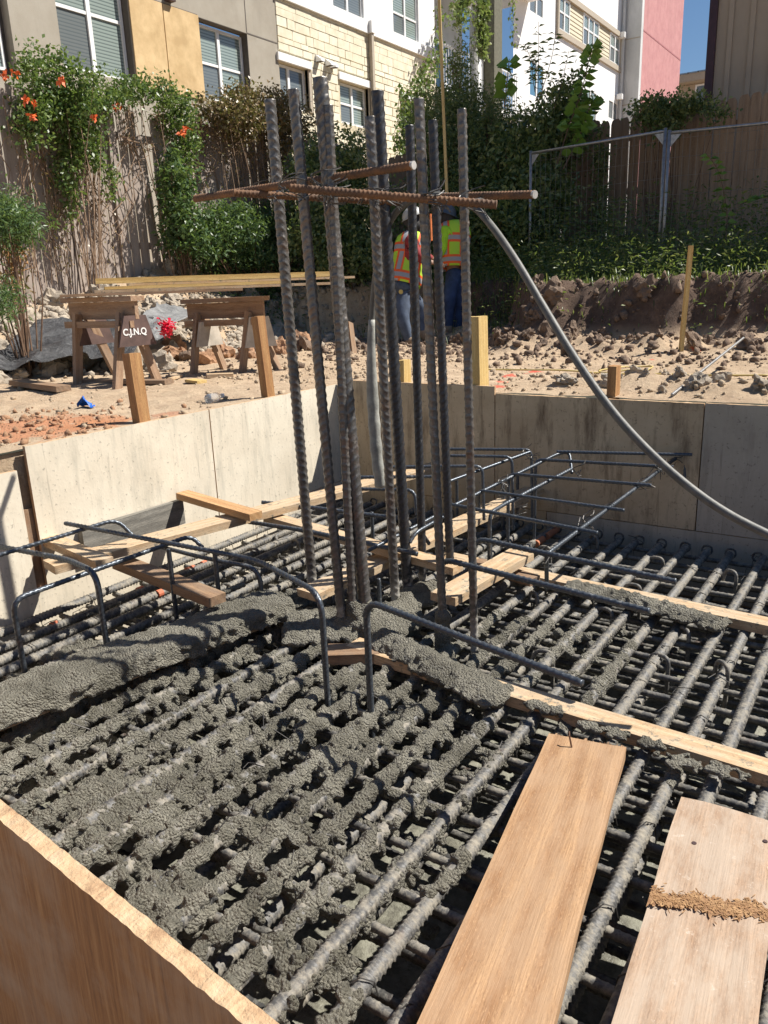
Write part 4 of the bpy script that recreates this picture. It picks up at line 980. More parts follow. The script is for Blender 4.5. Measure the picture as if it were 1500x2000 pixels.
while z < zst-.02:
    hgt = rr.choice([.12, .16, .21, .16]); hgt = min(hgt, zst-z)
    y = ys0+.006
    while y < yst1-.05:
        L_ = rr.uniform(.22, .6); L_ = min(L_, yst1-y)
        segs = [(y, y+L_)]
        for H in (h3, h4, h4b):
            if z+hgt > H[2]-.02 and z < H[3]+.18:
                ns = []
                for (a, b_) in segs:
                    lo, hi = H[0]-.10, H[1]+.10
                    if b_ <= lo or a >= hi: ns.append((a, b_))
                    else:
                        if a < lo: ns.append((a, lo))
                        if b_ > hi: ns.append((hi, b_))
                segs = ns
        for (a, b_) in segs:
            if b_-a < .05: continue
            cnt += 1; args = ((XF, (a+b_)/2, z+hgt/2), (.028+rr.uniform(0, .018), b_-a-.009, hgt-.008), rr.randrange(10))
            if cnt <= 290:
                o = bpy.data.objects.new('stone', stm[args[2]]); COL.objects.link(o); o.parent = ab; o.matrix_parent_inverse = root_inv(ab)
                o.location = args[0]; o.scale = args[1]
            else: smallst.append(args)
        y += L_
    z += hgt
if smallst:
    mb = MB()
    for (c, s_, k) in smallst: mb.box(c[0]-s_[0]/2, c[0]+s_[0]/2, c[1]-s_[1]/2, c[1]+s_[1]/2, c[2]-s_[2]/2, c[2]+s_[2]/2)
    tag(mb.build('stone', STONE, ab), kind='stuff')
for H in (h3, h4, h4b):
    window(H[0]+.02, H[1]-.02, H[2]+.02, H[3]-.02, XF-.16, (.4 if H is h3 else .5,), (.5,) if H is not h3 else (), GLASS if H is not h3 else GLASS_D, .05)
    MB().box(XF-.01, XF+.06, H[0]-.09, H[1]+.09, H[3]+.005, H[3]+.17).build('lintel', STU_WHITE, ab)
    MB().box(XF-.1, XF+.02, H[1]+.0, H[1]+.09, H[2], H[3]).build('jamb', TAN_TRIM, ab)
for (px, py) in ((618, 116), (637, 124), (646, 128)):
    q = fz(px, py); mb = MB(); mb.add([(XF+.03, q[0]-.07, q[1]+.09), (XF+.03, q[0]+.07, q[1]+.09), (XF+.03, q[0]-.07, q[1]-.07), (XF+.03, q[0]+.07, q[1]-.07), (XF+.20, q[0]-.07, q[1]-.03), (XF+.20, q[0]+.07, q[1]-.03), (XF+.20, q[0]-.07, q[1]-.07), (XF+.20, q[0]+.07, q[1]-.07)], [(0, 4, 5, 1), (0, 2, 6, 4), (1, 5, 7, 3), (4, 6, 7, 5)])
    v_ = mb.build('vent_hood', WHITE_P, ab); MB().box(XF+.02, XF+.195, q[0]-.06, q[0]+.06, q[1]-.066, q[1]-.06).build('vent_opening', REVEAL, v_)
q = fz(719, 60); MB().box(XF+.04, XF+.14, q[0]-.05, q[0]+.05, 2.5, zst+.02).build('downspout', TAN_TRIM, ab); MB().box(XF+.04, XF+.17, q[0]-.08, q[0]+.08, zst+.022, zst+.3).build('leader_head', WHITE_P, ab)
# white storey above the stone
zbw = zst+.004
w5 = rectpx((648, -45), (708, -25), (652, 33), (712, 52)); w6 = rectpx((765, -30), (815, -15), (770, 72), (820, 98)); w5 = (w5[0], w5[1], w6[2], w6[3])
MB().box(XF-.1, XF+.08, ys0+.004, yst1-.001, zbw, zbw+.30).build('white_band', STU_WHITE, ab)
wallpiece('white_wall', ys0+.004, yst1, zbw+.302, 12.0, [w5, w6], STU_WHITE, x=XF, depth=.12)
window(w5[0]+.01, w5[1]-.01, w5[2]+.01, w5[3]-.01, XF-.1, (.5,), (.5,), GLASS_D); window(w6[0]+.01, w6[1]-.01, w6[2]+.01, w6[3]-.01, XF-.1, (.5,), (.5,), GLASS)
# balcony recess
yb0 = yst1; yb1 = fz(1003, 60)[0]; XR_ = XF-2.0
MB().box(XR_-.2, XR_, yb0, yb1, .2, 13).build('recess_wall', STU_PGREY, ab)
MB().box(XR_, XF-.001, yb0-.15, yb0-.002, .2, 13).build('side_wall', STU_WHITE, ab)
zfl = fz(868, 178)[1]; ztop = fz(868, 92)[1]; zso = fz(1030, 4)[1]
MB().box(XR_, XF+.3, yb0+.005, yb1-.005, zfl-.28, zfl).build('balcony_floor', STU_WHITE, ab)
MB().box(XR_, XF+1.0, fz(940, 10)[0], yb1+1.2, zso, zso+.35).build('upper_balcony', STU_WHITE, ab)
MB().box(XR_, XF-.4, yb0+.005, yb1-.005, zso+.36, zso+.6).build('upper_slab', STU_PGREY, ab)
dwin = MB().box(XR_+.002, XR_+.05, yb0+.3, yb1-.6, zfl+.05, zfl+2.3).build('balcony_door', WHITE_P, ab)
n_ = 3; yy = np.linspace(yb0+.35, yb1-.65, n_+1)
for i in range(n_): MB().box(XR_+.052, XR_+.06, yy[i]+.04, yy[i+1]-.04, zfl+.1, zfl+2.22).build('pane', GLASS_B, dwin)
mb = MB(); mb.box(XF+.20, XF+.25, yb0+.05, yb1-.05, ztop-.05, ztop).box(XF+.20, XF+.25, yb0+.05, yb1-.05, zfl+.08, zfl+.12)
rail = mb.build('balcony_railing', RAILM, ab); y = yb0+.1
mbp = []; 
while y < yb1-.1:
    MB().box(XF+.212, XF+.238, y-.013, y+.013, zfl+.121, ztop-.051).build('baluster', RAILM, rail); y += .16
yc = fz(898, 60)[0]; MB().tube([(XF+.55, yc, .5), (XF+.55, yc, 8.6)], .19, 16).build('grey_pipe_column', PIPE_G, ab, smooth=True)
[MB().tube([(XF+.55, yc, z0_), (XF+.55, yc, z0_+.14)], .205, 16).build('pipe_collar', PIPE_G, ab, smooth=True) for z0_ in (7.5, 8.45)]
yc2 = fz(940, 60)[0]; MB().box(XF+.1, XF+.6, yc2-.28, yc2+.28, .3, 13).build('olive_column', OLIVE, ab)
# long white facade
yw1 = fz(1215, 78)[0]
def wpx(x0, x1, ytop, ybot, xp=XF):
    a = fz(x0, ytop[0], xp); b_ = fz(x1, ytop[1], xp); c = fz(x0, ybot[0], xp); d = fz(x1, ybot[1], xp)
    return (a[0]+c[0])/2, (b_[0]+d[0])/2, (c[1]+d[1])/2, (a[1]+b_[1])/2
w9 = wpx(1034, 1062, (-60, -40), (22, 42)); w8 = wpx(1034, 1062, (110, 130), (170, 188)); w7 = wpx(968, 1000, (78, 95), (160, 175))
wl1 = wpx(1140, 1165, (168, 180), (238, 248)); wl2 = wpx(1188, 1206, (192, 200), (234, 238))
w8 = (w8[0], w8[1], w8[2]-.25, w8[3]); bd = wpx(1088, 1213, (-68, 67), (68, 145))
zb_ = (wpx(1088, 1213, (0, 0), (68, 145))[2]); zt_b = fz(1213, 67)[1]
wA = (fz(1090, 30)[0], fz(1112, 30)[0]); wB = (fz(1138, 60)[0], fz(1169, 60)[0]); wC = (fz(1190, 100)[0], fz(1209, 100)[0])
holes = [w9, w8, wl1, wl2, (wA[0]-.2, wC[1]+.25, zb_, zt_b)]
wallpiece('white_facade', yb1, yw1, .2, 17.0, holes, STU_WHITE, depth=.06)
for H, gl in ((w9, GLASS_D), (w8, GLASS_B), (wl1, GLASS), (wl2, GLASS_D)):
    window(H[0]+.01, H[1]-.01, H[2]+.01, H[3]-.01, XF-.05, (.5,), (.5,) if H[3]-H[2] > 1.3 else (), gl, .06)
a0, a1 = wA[0]-.2, wC[1]+.25
MB().box(XF-.06, XF+.10, a0, a1, zb_, zb_+.2).box(XF-.06, XF+.10, a0, a1, zt_b-.2, zt_b).box(XF-.06, XF+.10, a0, a0+.13, zb_+.2, zt_b-.2).box(XF-.06, XF+.10, a1-.13, a1, zb_+.2, zt_b-.2).build('tan_border', TAN_TRIM, ab)
for (c, e, mu) in ((wA[0], wA[1], (.5,)), (wB[0], wB[1], (.33, .66)), (wC[0], wC[1], (.5,))):
    window(c, e, zb_+.21, zt_b-.21, XF-.02, mu, (.55,), GLASS, .06)
for (c, e) in ((wA[1]+.02, wB[0]-.02), (wB[1]+.02, wC[0]-.02)):
    z = zb_+.21
    while z < zt_b-.25:
        hh = min(.15, zt_b-.21-z); o = MB().add([(XF-.05, c, z), (XF-.05, e, z), (XF+.012, c, z), (XF+.012, e, z), (XF-.008, c, z+hh), (XF-.008, e, z+hh), (XF-.05, c, z+hh), (XF-.05, e, z+hh)], [(0, 1, 3, 2), (2, 3, 5, 4), (4, 5, 7, 6), (0, 2, 4, 6), (1, 7, 5, 3)]).build('siding_plank', SIDING, ab); z += .15
q = onY(1252, 70, yw1); XP = q[0]
MB().box(XF-.3, XP-.002, yw1+.001, yw1+.3, .2, 19).build('grey_return_wall', STU_PGREY, ab)
yp1_ = onX(1329, 120, XP)[1]
MB().box(XF+.5, XP, yw1+.302, yp1_, .2, 21).build('pink_wall', STU_PINK, ab)
zj = onX(1300, 94, XP)[2]; MB().box(XP+.001, XP+.01, yw1+.31, yp1_-.01, zj-.03, zj+.03).build('control_joint', simple('pink_joint', (.4, .15, .15)), ab)
for zz in (onY(1235, 75, yw1)[2], onY(1235, 203, yw1)[2]): MB().box(XF+.01, XP-.02, yw1-.006, yw1, zz-.02, zz+.02).build('control_joint', TAN_TRIM, ab)
q = onX(1214, 65, XF+.15); MB().tube([(XF+.12, yw1-.2, .5), (XF+.12, yw1-.2, 18)], .07, 8).build('downspout', STU_PGREY, ab)
for py in (66, 190):
    q = onX(1213, py, XF+.2); MB().box(XF+.05, XF+.3, yw1-.6, yw1-.35, q[2]-.1, q[2]+.12).build('wall_lamp', WHITE_P, ab)
# far house between the pink wall and the beige building
hz = empty('far_house', (-10, 62, .5), 'low beige house with dark ribbed metal roof in the gap under the sky', 'house')
Yh = 52.0; a = onY(1318, 150, Yh); c = onY(1385, 130, Yh); ze = onY(1350, 150, Yh)[2]; zr = onY(1350, 127, Yh)[2]
MB().box(a[0]-2, c[0]+3, Yh, Yh+5, 0, ze-.35).build('wall', BEIGE, hz)
MB().box(a[0]-2.5, c[0]+3.5, Yh-.6, Yh-.5, ze-.35, ze+.05).box(a[0]-2.5, c[0]+3.5, Yh-.5, Yh, ze-.4, ze-.35).build('fascia', TAN_TRIM, hz)
rf = MB().add([(a[0]-2.5, Yh-.65, ze+.05), (c[0]+3.5, Yh-.65, ze+.05), (c[0]+3.5, Yh+2.5, zr+.1), (a[0]-2.5, Yh+2.5, zr+.1), (a[0]-2.5, Yh+2.5, zr-.2), (c[0]+3.5, Yh+2.5, zr-.2)], [(0, 1, 2, 3), (0, 4, 5, 1)]).build('roof', ROOFM, hz)
x = a[0]-2.4
while x < c[0]+3.4:
    MB().bar((x, Yh-.66, ze+.08), (x, Yh+2.5, zr+.14), .06, .08).build('seam', ROOFM, rf); x += .55
for px in (1336, 1349):
    q = onY(px, 162, Yh); MB().box(q[0]-.25, q[0]+.25, Yh-.02, Yh+.01, q[2]-.1, q[2]+.12).build('vent', REVEAL, hz)
q = onY(1368, 185, Yh); w_ = MB().box(q[0]-.3, q[0]+.5, Yh-.06, Yh-.001, q[2]-1, q[2]+.55).build('window', WHITE_P, hz); MB().box(q[0]-.2, q[0]+.4, Yh-.07, Yh-.061, q[2]-.9, q[2]+.45).build('pane', GLASS_D, w_)
# beige batten building at right
bb = empty('panelled_building', (2, 16, .8), 'tall beige building with wide vertical battens and a maroon corner at right', 'building')
YB = 14.5; q = onY(1384, 60, YB); q2 = onY(1374, 190, YB); xb0 = (q[0]+q2[0])/2; ZT = 11.7
MB().box(xb0, xb0+.12, YB-.02, YB+.3, .5, ZT).build('maroon_corner', MAROON, bb)
MB().box(xb0+.122, 14, YB+.04, YB+8, .5, ZT).build('wall', BEIGE, bb)
MB().box(xb0-.05, xb0+.0, YB+.3, YB+8, .5, ZT).build('side_wall', MAROON, bb)
for k, px in enumerate((1420, 1466)):
    q = onY(px, 90, YB)
for x in [onY(1424, 90, YB)[0]+i*(onY(1466, 90, YB)[0]-onY(1424, 90, YB)[0]) for i in range(-0, 22)]:
    if x < 13.8: MB().box(x-.035, x+.035, YB, YB+.038, .5, ZT-.01).build('batten', BEIGE, bb)
MB().box(xb0-.3, 14.3, YB-.3, YB+8.3, ZT+.002, ZT+.3).build('roof', ROOFM, bb)

# ------------------------------------------------------------------ fences
def picket_mesh(wd, ht, th, ear, seed):
    r_ = random.Random(seed); mb = MB(); hw = wd/2; e = ear
    prof = [(-hw, 0), (hw, 0), (hw*(1+r_.uniform(-.03, .03)), ht*.5), (hw, ht-e), (hw-e*.35, ht-e*.35), (hw-e, ht), (-hw+e, ht+r_.uniform(-.006, .006)), (-hw+e*.35, ht-e*.35), (-hw, ht-e), (-hw*(1+r_.uniform(-.03, .03)), ht*.5)] if e else [(-hw, 0), (hw, 0), (hw+r_.uniform(-.004, .004), ht*.5), (hw, ht), (-hw, ht+r_.uniform(-.02, .02)), (-hw+r_.uniform(-.004, .004), ht*.5)]
    n = len(prof); v = [(0, a, b_) for a, b_ in prof]+[(th, a, b_) for a, b_ in prof]
    mb.add(v, [tuple(range(n))[::-1], tuple(range(n, 2*n))]+[(i, (i+1) % n, n+(i+1) % n, n+i) for i in range(n)])
    return pymesh('fence_board', mb.v, mb.f)
XLF, YRF = -8.9, 12.7
lf = empty('wooden_fence', (XLF, 8, .5), 'old weathered grey board fence overgrown with vines on the left', 'fence')
bms = [picket_mesh(.134, 1, .018, 0, i) for i in range(5)]
for b_ in bms: b_.materials.append(FENCE_GREY)
y = 3.5; i = 0; rr = random.Random(4); gapy = onX(283, 400, XLF)[1]
while y < YRF-.1:
    z0 = GH(XLF, y)-.25; z1 = 2.93+rr.uniform(-.03, .03)+(.1 if y > 9 else 0); tilt = rr.gauss(0, .006)
    if abs(y-gapy) < .08: tilt = .055; z1 = 2.6; y += .06
    o = bpy.data.objects.new('fence_board', bms[i % 5]); COL.objects.link(o); o.parent = lf; o.matrix_parent_inverse = root_inv(lf)
    # grain runs along local x in the wood material, so boards are built standing on their own local x
    o.matrix_basis = Matrix.Translation((XLF+rr.uniform(-.014, .014), y, z0)) @ Matrix.Rotation(tilt, 4, 'X') @ Matrix.Rotation(rr.gauss(0, .06), 4, 'Z') @ Matrix.Diagonal((1, 1, z1-z0, 1)); y += .148; i += 1
for z in (1.25, 2.6): board_obj('rail', (XLF-.06, 3.5, z), (XLF-.06, YRF, z+.1), .09, .04, FENCE_GREY, lf, up=(1, 0, 0), cuts=4)
for y in np.arange(4, 12.7, 2.4): MB().box(XLF-.14, XLF-.04, y-.045, y+.045, .2, 2.8).build('fence_post', FENCE_GREY, lf)
yq = onX(215, 300, XLF)[1]; MB().box(XLF+.02, XLF+.06, yq-.045, yq+.045, .6, 2.93).build('fence_post', FENCE_GREY, lf)
rf_ = empty('wooden_fence', (-2, YRF, .8), 'shaded brown dog-eared picket fence on the right, taller towards the right edge', 'fence')
rb_ = [picket_mesh(.1455, 1, .017, .035, i) for i in range(6)]
for b_ in rb_: b_.materials.append(FENCE_BRN)
x = XLF+.2; i = 0
while x < 3.5:
    z0 = GH(x, YRF)-.12; z1 = 2.92+.02*(x+5)+rr.uniform(-.025, .025)
    o = bpy.data.objects.new('fence_board', rb_[i % 6]); COL.objects.link(o); o.parent = rf_; o.matrix_parent_inverse = root_inv(rf_)
    o.matrix_basis = Matrix.Translation((x, YRF+rr.uniform(-.006, .006), z0)) @ Matrix.Rotation(math.pi/2, 4, 'Z') @ Matrix.Rotation(rr.gauss(0, .004), 4, 'X') @ Matrix.Diagonal((1, 1, (z1-z0), 1)); x += .149; i += 1
for z in (1.15, 1.9, 2.65): board_obj('rail', (XLF, YRF+.05, z), (3.5, YRF+.05, z), .09, .04, FENCE_BRN, rf_, up=(0, 1, 0), cuts=4)
# temporary mesh fence panels
def meshpanel(x0, y0, x1, y1, z0, z1, label):
    r_ = empty('mesh_fence_panel', ((x0+x1)/2, (y0+y1)/2, z0), label, 'mesh fence', 'temporary mesh fence panels')
    P = lambda t, z: (x0+(x1-x0)*t, y0+(y1-y0)*t, z)
    MB().tube([P(0, z0-.1), P(0, z1)], .02, 8).build('frame_post', GALV, r_, True); MB().tube([P(1, z0-.1), P(1, z1)], .02, 8).build('frame_post', GALV, r_, True)
    MB().tube([P(0, z1-.03), P(1, z1-.03)], .017, 8).build('top_rail', GALV, r_, True); MB().tube([P(0, z0), P(1, z0)], .017, 8).build('bottom_rail', GALV, r_, True)
    L_ = math.hypot(x1-x0, y1-y0); n = int(L_/.075); mb = MB()
    for i in range(1, n): mb.tube([P(i/n, z0), P(i/n, z1-.03)], .002, 3, False)
    for k in range(1, int((z1-z0)/.2)+1): mb.tube([P(0, z0+k*.2), P(1, z0+k*.2)], .002, 3, False)
    tag(mb.build('wire_mesh', GALV, r_), kind='stuff')
    for t0, s_ in ((0, 1), (1, -1)):
        a = P(t0, z1-.05); c = P(t0+s_*.13/L_, z1-.05); e = P(t0, z1-.2); MB().add([a, c, e, (a[0], a[1]-.004, a[2]), (c[0], c[1]-.004, c[2]), (e[0], e[1]-.004, e[2])], [(0, 1, 2), (5, 4, 3), (0, 3, 4, 1), (1, 4, 5, 2), (2, 5, 3, 0)]).build('gusset_plate', GALV, r_)
p1 = dep(1037, 298, 10.3); p2 = dep(1300, 250, 9.05); p3 = dep(1308, 254, 8.95); p4 = dep(1560, 215, 8.5)
meshpanel(p1[0], p1[1], p2[0], p2[1], .55, p2[2], 'galvanised mesh panel between the green bush and the double post')
meshpanel(p3[0], p3[1], p4[0]+.3, p4[1], .55, p3[2], 'galvanised mesh panel right of the double post')

# ------------------------------------------------------------------ foliage
LEAFV = np.array([(0, 0, 0), (.45, .28, .05), (1, 0, -.08), (.45, -.28, .05)])
def leaves(pts, dirs, size, aspect=1.0, droop=.0, seed=0, jitter=.35):
    g = np.random.default_rng(seed); n = len(pts); size = np.asarray(size)*np.ones(n)*g.uniform(1-jitter, 1+jitter, n)
    d = dirs/np.maximum(np.linalg.norm(dirs, axis=1), 1e-6)[:, None]; r_ = g.normal(size=(n, 3)); s_ = np.cross(d, r_); s_ /= np.linalg.norm(s_, axis=1)[:, None]
    u = np.cross(s_, d); L_ = LEAFV[None]*np.array([1, aspect, 1])
    v = pts[:, None, :]+size[:, None, None]*(L_[..., 0:1]*d[:, None]+L_[..., 1:2]*s_[:, None]+L_[..., 2:3]*u[:, None])
    v[:, 2, 2] -= size*droop
    f = np.arange(n)[:, None]*4+np.array([[0, 1, 2, 3]]); return v.reshape(-1, 3), f
def foliage(name, blobs, leafsize, mat, label, cat, dens=1.0, stems=None, group=None, clump=.10, per=14, seed=1, aspect=1.0, stemmat=None, stemr=.006, base=None):
    """blobs: (px, py, depth, radius_px_x, radius_px_y, depth_radius_m, n_clumps)"""
    g = np.random.default_rng(seed); P = []; D = []; cl = []
    for (px, py, d, rx, ry, rd, n) in blobs:
        for k in range(int(n*dens)):
            u = g.normal(size=3); u /= np.linalg.norm(u); u *= g.random()**.45
            c = dep(px+u[0]*rx, py+u[1]*ry, d+u[2]*rd); cl.append(c)
            m_ = g.integers(per//2, per+1); dd = g.normal(size=3); dd[2] += .5; dd /= np.linalg.norm(dd)
            t = g.random((m_, 1)); q = c+dd*(t-.3)*clump*2.2+g.normal(size=(m_, 3))*clump*.38
            P.append(q); e = g.normal(size=(m_, 3))+dd*.7; e[:, 2] -= .15; D.append(e)
    P = np.concatenate(P); D = np.concatenate(D); v, f = leaves(P, D, leafsize, aspect, .1, seed)
    root = V(base) if base is not None else V(np.array(cl).mean(0)); root.z = GH(root.x, root.y) if base is None else root.z
    r_ = empty(name, root, label, cat, group); link('leaves', npmesh('leaves', v, f, False, mat), r_)['kind'] = 'stuff'
    mb = MB(); cl = np.array(cl); k = min(len(cl), stems or 40)
    for i in g.choice(len(cl), k, replace=False):
        e = cl[i]; b_ = np.array(root)+np.array([(e[0]-root.x)*.35+g.normal()*.05, (e[1]-root.y)*.35, 0]); b_[2] = min(GH(b_[0], b_[1])-.02, e[2]-.1) if base is None else root.z
        m1 = b_*.5+e*.5+g.normal(size=3)*.08; mb.tube([b_, m1, e], [stemr*1.4, stemr, stemr*.5], 4, False)
    tag(mb.build('stems', stemmat or TWIG_D, r_), kind='stuff'); return r_
def hang(name, items, leafsize, lmat, label, dens=1, seed=3, bare=0.2, stemmat=TWIG, cat='vine', x=XLF+.05, wander=.07):
    """vines hanging in front of the old fence: items (px_top, py_top, px_bottom, py_bottom, n_strands, spread_px, leaf_fraction)"""
    g = np.random.default_rng(seed); P = []; D = []; mb = MB(); first = None
    for (x0, y0, x1, y1, n, sp, lf_) in items:
        for k in range(n):
            o_ = g.normal()*sp; a = onX(x0+o_, y0+g.normal()*8, x+.03); b_ = onX(x1+o_*.8+g.normal()*4, y1-abs(g.normal())*25, x+.02)
            if first is None: first = a
            m_ = 9; pts = []
            for i in range(m_):
                t = i/(m_-1); p = a*(1-t)+b_*t+np.array([abs(g.normal())*.05, g.normal()*wander*math.sin(math.pi*t), g.normal()*.03]); pts.append(p)
            mb.tube(pts, [.0065*(.5+.5*(1-i/m_))*g.uniform(.6, 1.5) for i in range(m_)], 4, False)
            for i in range(m_-1):
                for q in range(int(lf_*dens*g.integers(2, 7))):
                    P.append(pts[i]+(pts[i+1]-pts[i])*g.random()+g.normal(size=3)*np.array([.05, .06, .06])+np.array([.05, 0, 0])); e = g.normal(size=3); e[0] += .6; e[2] -= .6; D.append(e)
    r_ = empty(name, (first[0], first[1], GH(first[0], first[1])), label, cat); tag(mb.build('stems', stemmat, r_), kind='stuff')
    if P:
        v, f = leaves(np.array(P), np.array(D), leafsize, 1.2, .1, seed); link('leaves', npmesh('leaves', v, f, False, lmat), r_)['kind'] = 'stuff'
    return r_
def flowers(root, pxs, d, n=7, r=.02):
    for (px, py, rx) in pxs:
        g = np.random.default_rng(int(px)); P = np.array([dep(px+g.normal()*rx*.5, py+g.normal()*rx*.35, d-.2+g.normal()*.03) for k in range(n)]); D = g.normal(size=(n, 3)); D[:, 2] -= .5
        v, f = leaves(P, D, .05, 1.3, .1, 4); v2, f2 = leaves(P, -D+.3, .045, 1.6, .1, 5); link('blossom', npmesh('blossom', np.concatenate([v, v2]), np.concatenate([f, f2+len(v)]), False, FLOWER), root)
# trumpet vine over the old fence, left
def FD(px, py, off): q = onX(px, py, XLF+off); return float((R.T @ (q-CAM))[2])
v1_ = foliage('trumpet_vine', [(60, 130, FD(60, 130, 0.28), 40, 40, .12, 60), (110, 175, FD(110, 175, 0.28), 95, 75, .12, 330), (150, 215, FD(150, 215, 0.28), 70, 45, .12, 180), (60, 235, FD(60, 235, 0.28), 50, 60, .12, 130), (200, 190, FD(200, 190, 0.28), 60, 35, .12, 100), (145, 275, FD(145, 275, 0.28), 45, 45, .12, 120), (180, 300, FD(180, 300, 0.28), 30, 40, .12, 70), (130, 340, FD(130, 340, 0.28), 30, 50, .12, 70), (215, 350, FD(215, 350, 0.28), 14, 35, .12, 25), (140, 400, FD(140, 400, 0.28), 16, 45, .12, 30), (100, 430, FD(100, 430, 0.28), 8, 20, .12, 8)], .052, LEAF_A, 'large trumpet vine with orange blossoms spilling over the left end of the old fence', 'vine', .72, 14, seed=2, stemmat=TWIG, aspect=1.05)
flowers(v1_, [(25, 143, 12), (48, 195, 5), (66, 200, 5), (120, 155, 6), (62, 232, 9), (180, 230, 5), (8, 150, 6)], 8.6)
v2_ = foliage('trumpet_vine', [(250, 175, FD(250, 175, 0.25), 50, 25, .12, 80), (300, 180, FD(300, 180, 0.25), 50, 35, .12, 110), (340, 220, FD(340, 220, 0.25), 42, 50, .12, 190), (365, 280, FD(365, 280, 0.25), 26, 70, .12, 130), (345, 330, FD(345, 330, 0.25), 22, 60, .12, 60), (235, 190, FD(235, 190, 0.25), 30, 18, .12, 40)], .047, LEAF_A, 'smaller trumpet vine hanging over the fence top right of the bare weathered boards', 'vine', .8, 10, seed=4, stemmat=TWIG)
flowers(v2_, [(230, 207, 8), (362, 252, 7), (355, 262, 4)], 9.8)
foliage('leafy_shrub', [(350, 400, FD(350, 400, 0.45), 38, 90, .3, 200), (365, 460, FD(365, 460, 0.45), 45, 50, .3, 150), (340, 330, FD(340, 330, 0.45), 20, 40, .3, 40)], .085, LEAF_B, 'pale green shrub climbing the fence left of the dark fern-like bush', 'shrub', .7, 14, seed=6, aspect=.7)
foliage('fern_bush', [(440, 445, FD(440, 445, 0.6), 85, 50, .3, 480), (530, 450, FD(530, 450, 0.6), 90, 55, .3, 460), (470, 500, FD(470, 500, 0.6), 100, 30, .3, 260), (590, 470, FD(590, 470, 0.6), 70, 60, .3, 240), (400, 480, FD(400, 480, 0.6), 50, 35, .3, 140)], .062, LEAF_B, 'wide bright green feathery bush between the old fence and the tall bars', 'bush', 1.1, 60, seed=7, aspect=.55)
foliage('dark_bush', [(660, 330, 11.6, 85, 80, .5, 360), (700, 420, 11.4, 95, 90, .5, 420), (640, 460, 11.0, 80, 70, .4, 260), (690, 500, 11, 80, 50, .5, 220), (600, 350, 11.4, 60, 60, .4, 150)], .065, LEAF_C, 'dark dense bush behind the upright bars', 'bush', 1.1, 60, seed=8)
dv = foliage('dead_vine_tangle', [(430, 215, FD(430, 215, 0.3), 60, 30, .12, 130), (520, 215, FD(520, 215, 0.3), 65, 45, .12, 260), (560, 250, FD(560, 250, 0.3), 60, 60, .12, 240), (470, 240, FD(470, 240, 0.3), 60, 40, .12, 120), (470, 190, FD(470, 190, 0.3), 40, 25, .12, 60)], .055, LEAF_E, 'brown dried vine tangle heaped on the fence top left of the upright bars', 'vine', 1, 30, seed=9, stemmat=TWIG)
hang('dry_creeper', [(60, 240, 60, 560, 7, 22, .3), (110, 260, 130, 560, 9, 26, .3), (170, 300, 190, 520, 7, 16, .2), (20, 180, 25, 420, 4, 18, .3), (75, 300, 125, 575, 7, 7, .6), (165, 330, 195, 560, 5, 6, .2)], .04, LEAF_E, 'bare dry creeper stems climbing the left boards of the old fence', seed=11)
hang('dry_creeper', [(400, 230, 400, 400, 9, 25, .35), (460, 230, 455, 410, 16, 28, .4), (520, 240, 515, 420, 22, 26, .5), (575, 250, 570, 450, 20, 24, .5), (430, 220, 440, 320, 30, 40, .3)], .045, LEAF_E, 'thick curtain of dry stems hanging beside the feathery bush', seed=12, wander=.16)
hang('dry_creeper', [(255, 215, 250, 480, 5, 14, .15), (300, 215, 300, 260, 7, 30, .2), (225, 330, 225, 520, 4, 8, .2), (235, 280, 300, 300, 6, 10, .2)], .04, LEAF_E, 'few thin stems crossing the bare weathered boards around the fence gap', seed=13, wander=.12)
foliage('feathery_shrub', [(18, 440, 6.6, 55, 32, .35, 260), (0, 420, 6.6, 45, 25, .3, 120), (5, 590, 6.3, 18, 30, .2, 50)], .05, LEAF_B, 'blue-green feathery shrub at the left edge before the fence', 'shrub', 1, 20, seed=14, aspect=.4, clump=.12, per=20)
hang('dry_plant_stalks', [(20, 480, 12, 585, 20, 9, .3)], .05, LEAF_E, 'dry orange-brown stalks under the feathery shrub at left edge', seed=15, x=-7.2, stemmat=simple('orange_stalk', (.38, .2, .07), .8), cat='plant')
# big bushes by the fence corner
foliage('tall_bush', [(860, 260, 12.3, 70, 90, .8, 560), (930, 330, 12.2, 90, 120, .8, 900), (870, 400, 11.8, 90, 90, .7, 500), (900, 200, 12.6, 55, 45, .5, 160), (960, 250, 12.4, 60, 70, .6, 300), (920, 470, 11.5, 110, 70, .6, 500), (900, 130, 12.8, 22, 60, .3, 70)], .065, LEAF_C, 'tall small-leaved bush rising over the fence corner behind the workers', 'bush', 1.15, 120, seed=20, aspect=.6, clump=.13, per=16, stemr=.012)
foliage('tall_bush', [(1040, 300, 11.6, 75, 75, .6, 420), (1090, 250, 11.6, 60, 70, .5, 260), (1000, 350, 11.6, 60, 90, .6, 300), (1060, 380, 11.2, 70, 60, .5, 280), (1110, 190, 11.6, 35, 50, .3, 70), (1000, 440, 11, 90, 70, .6, 380)], .085, LEAF_C, 'broad leafy bush leaning over the picket fence at the left of the mesh panel', 'bush', 1.15, 90, seed=21, aspect=.8, clump=.14, per=13, stemr=.01)
hang('climbing_vine', [(855, 20, 850, 150, 3, 5, 1.2), (850, 100, 790, 260, 8, 12, 2.0), (800, 170, 785, 330, 9, 16, 2.4)], .10, LEAF_A, 'vine trailing diagonally down the stone wall left of the lath', x=-11.5, seed=22, stemmat=TWIG_D)
hang('climbing_vine', [(935, -20, 935, 120, 16, 7, 3.0), (905, -20, 890, 60, 7, 8, 2.5)], .11, LEAF_C, 'dark vine climbing the olive balcony column', x=XF+.72, seed=23, stemmat=TWIG_D)
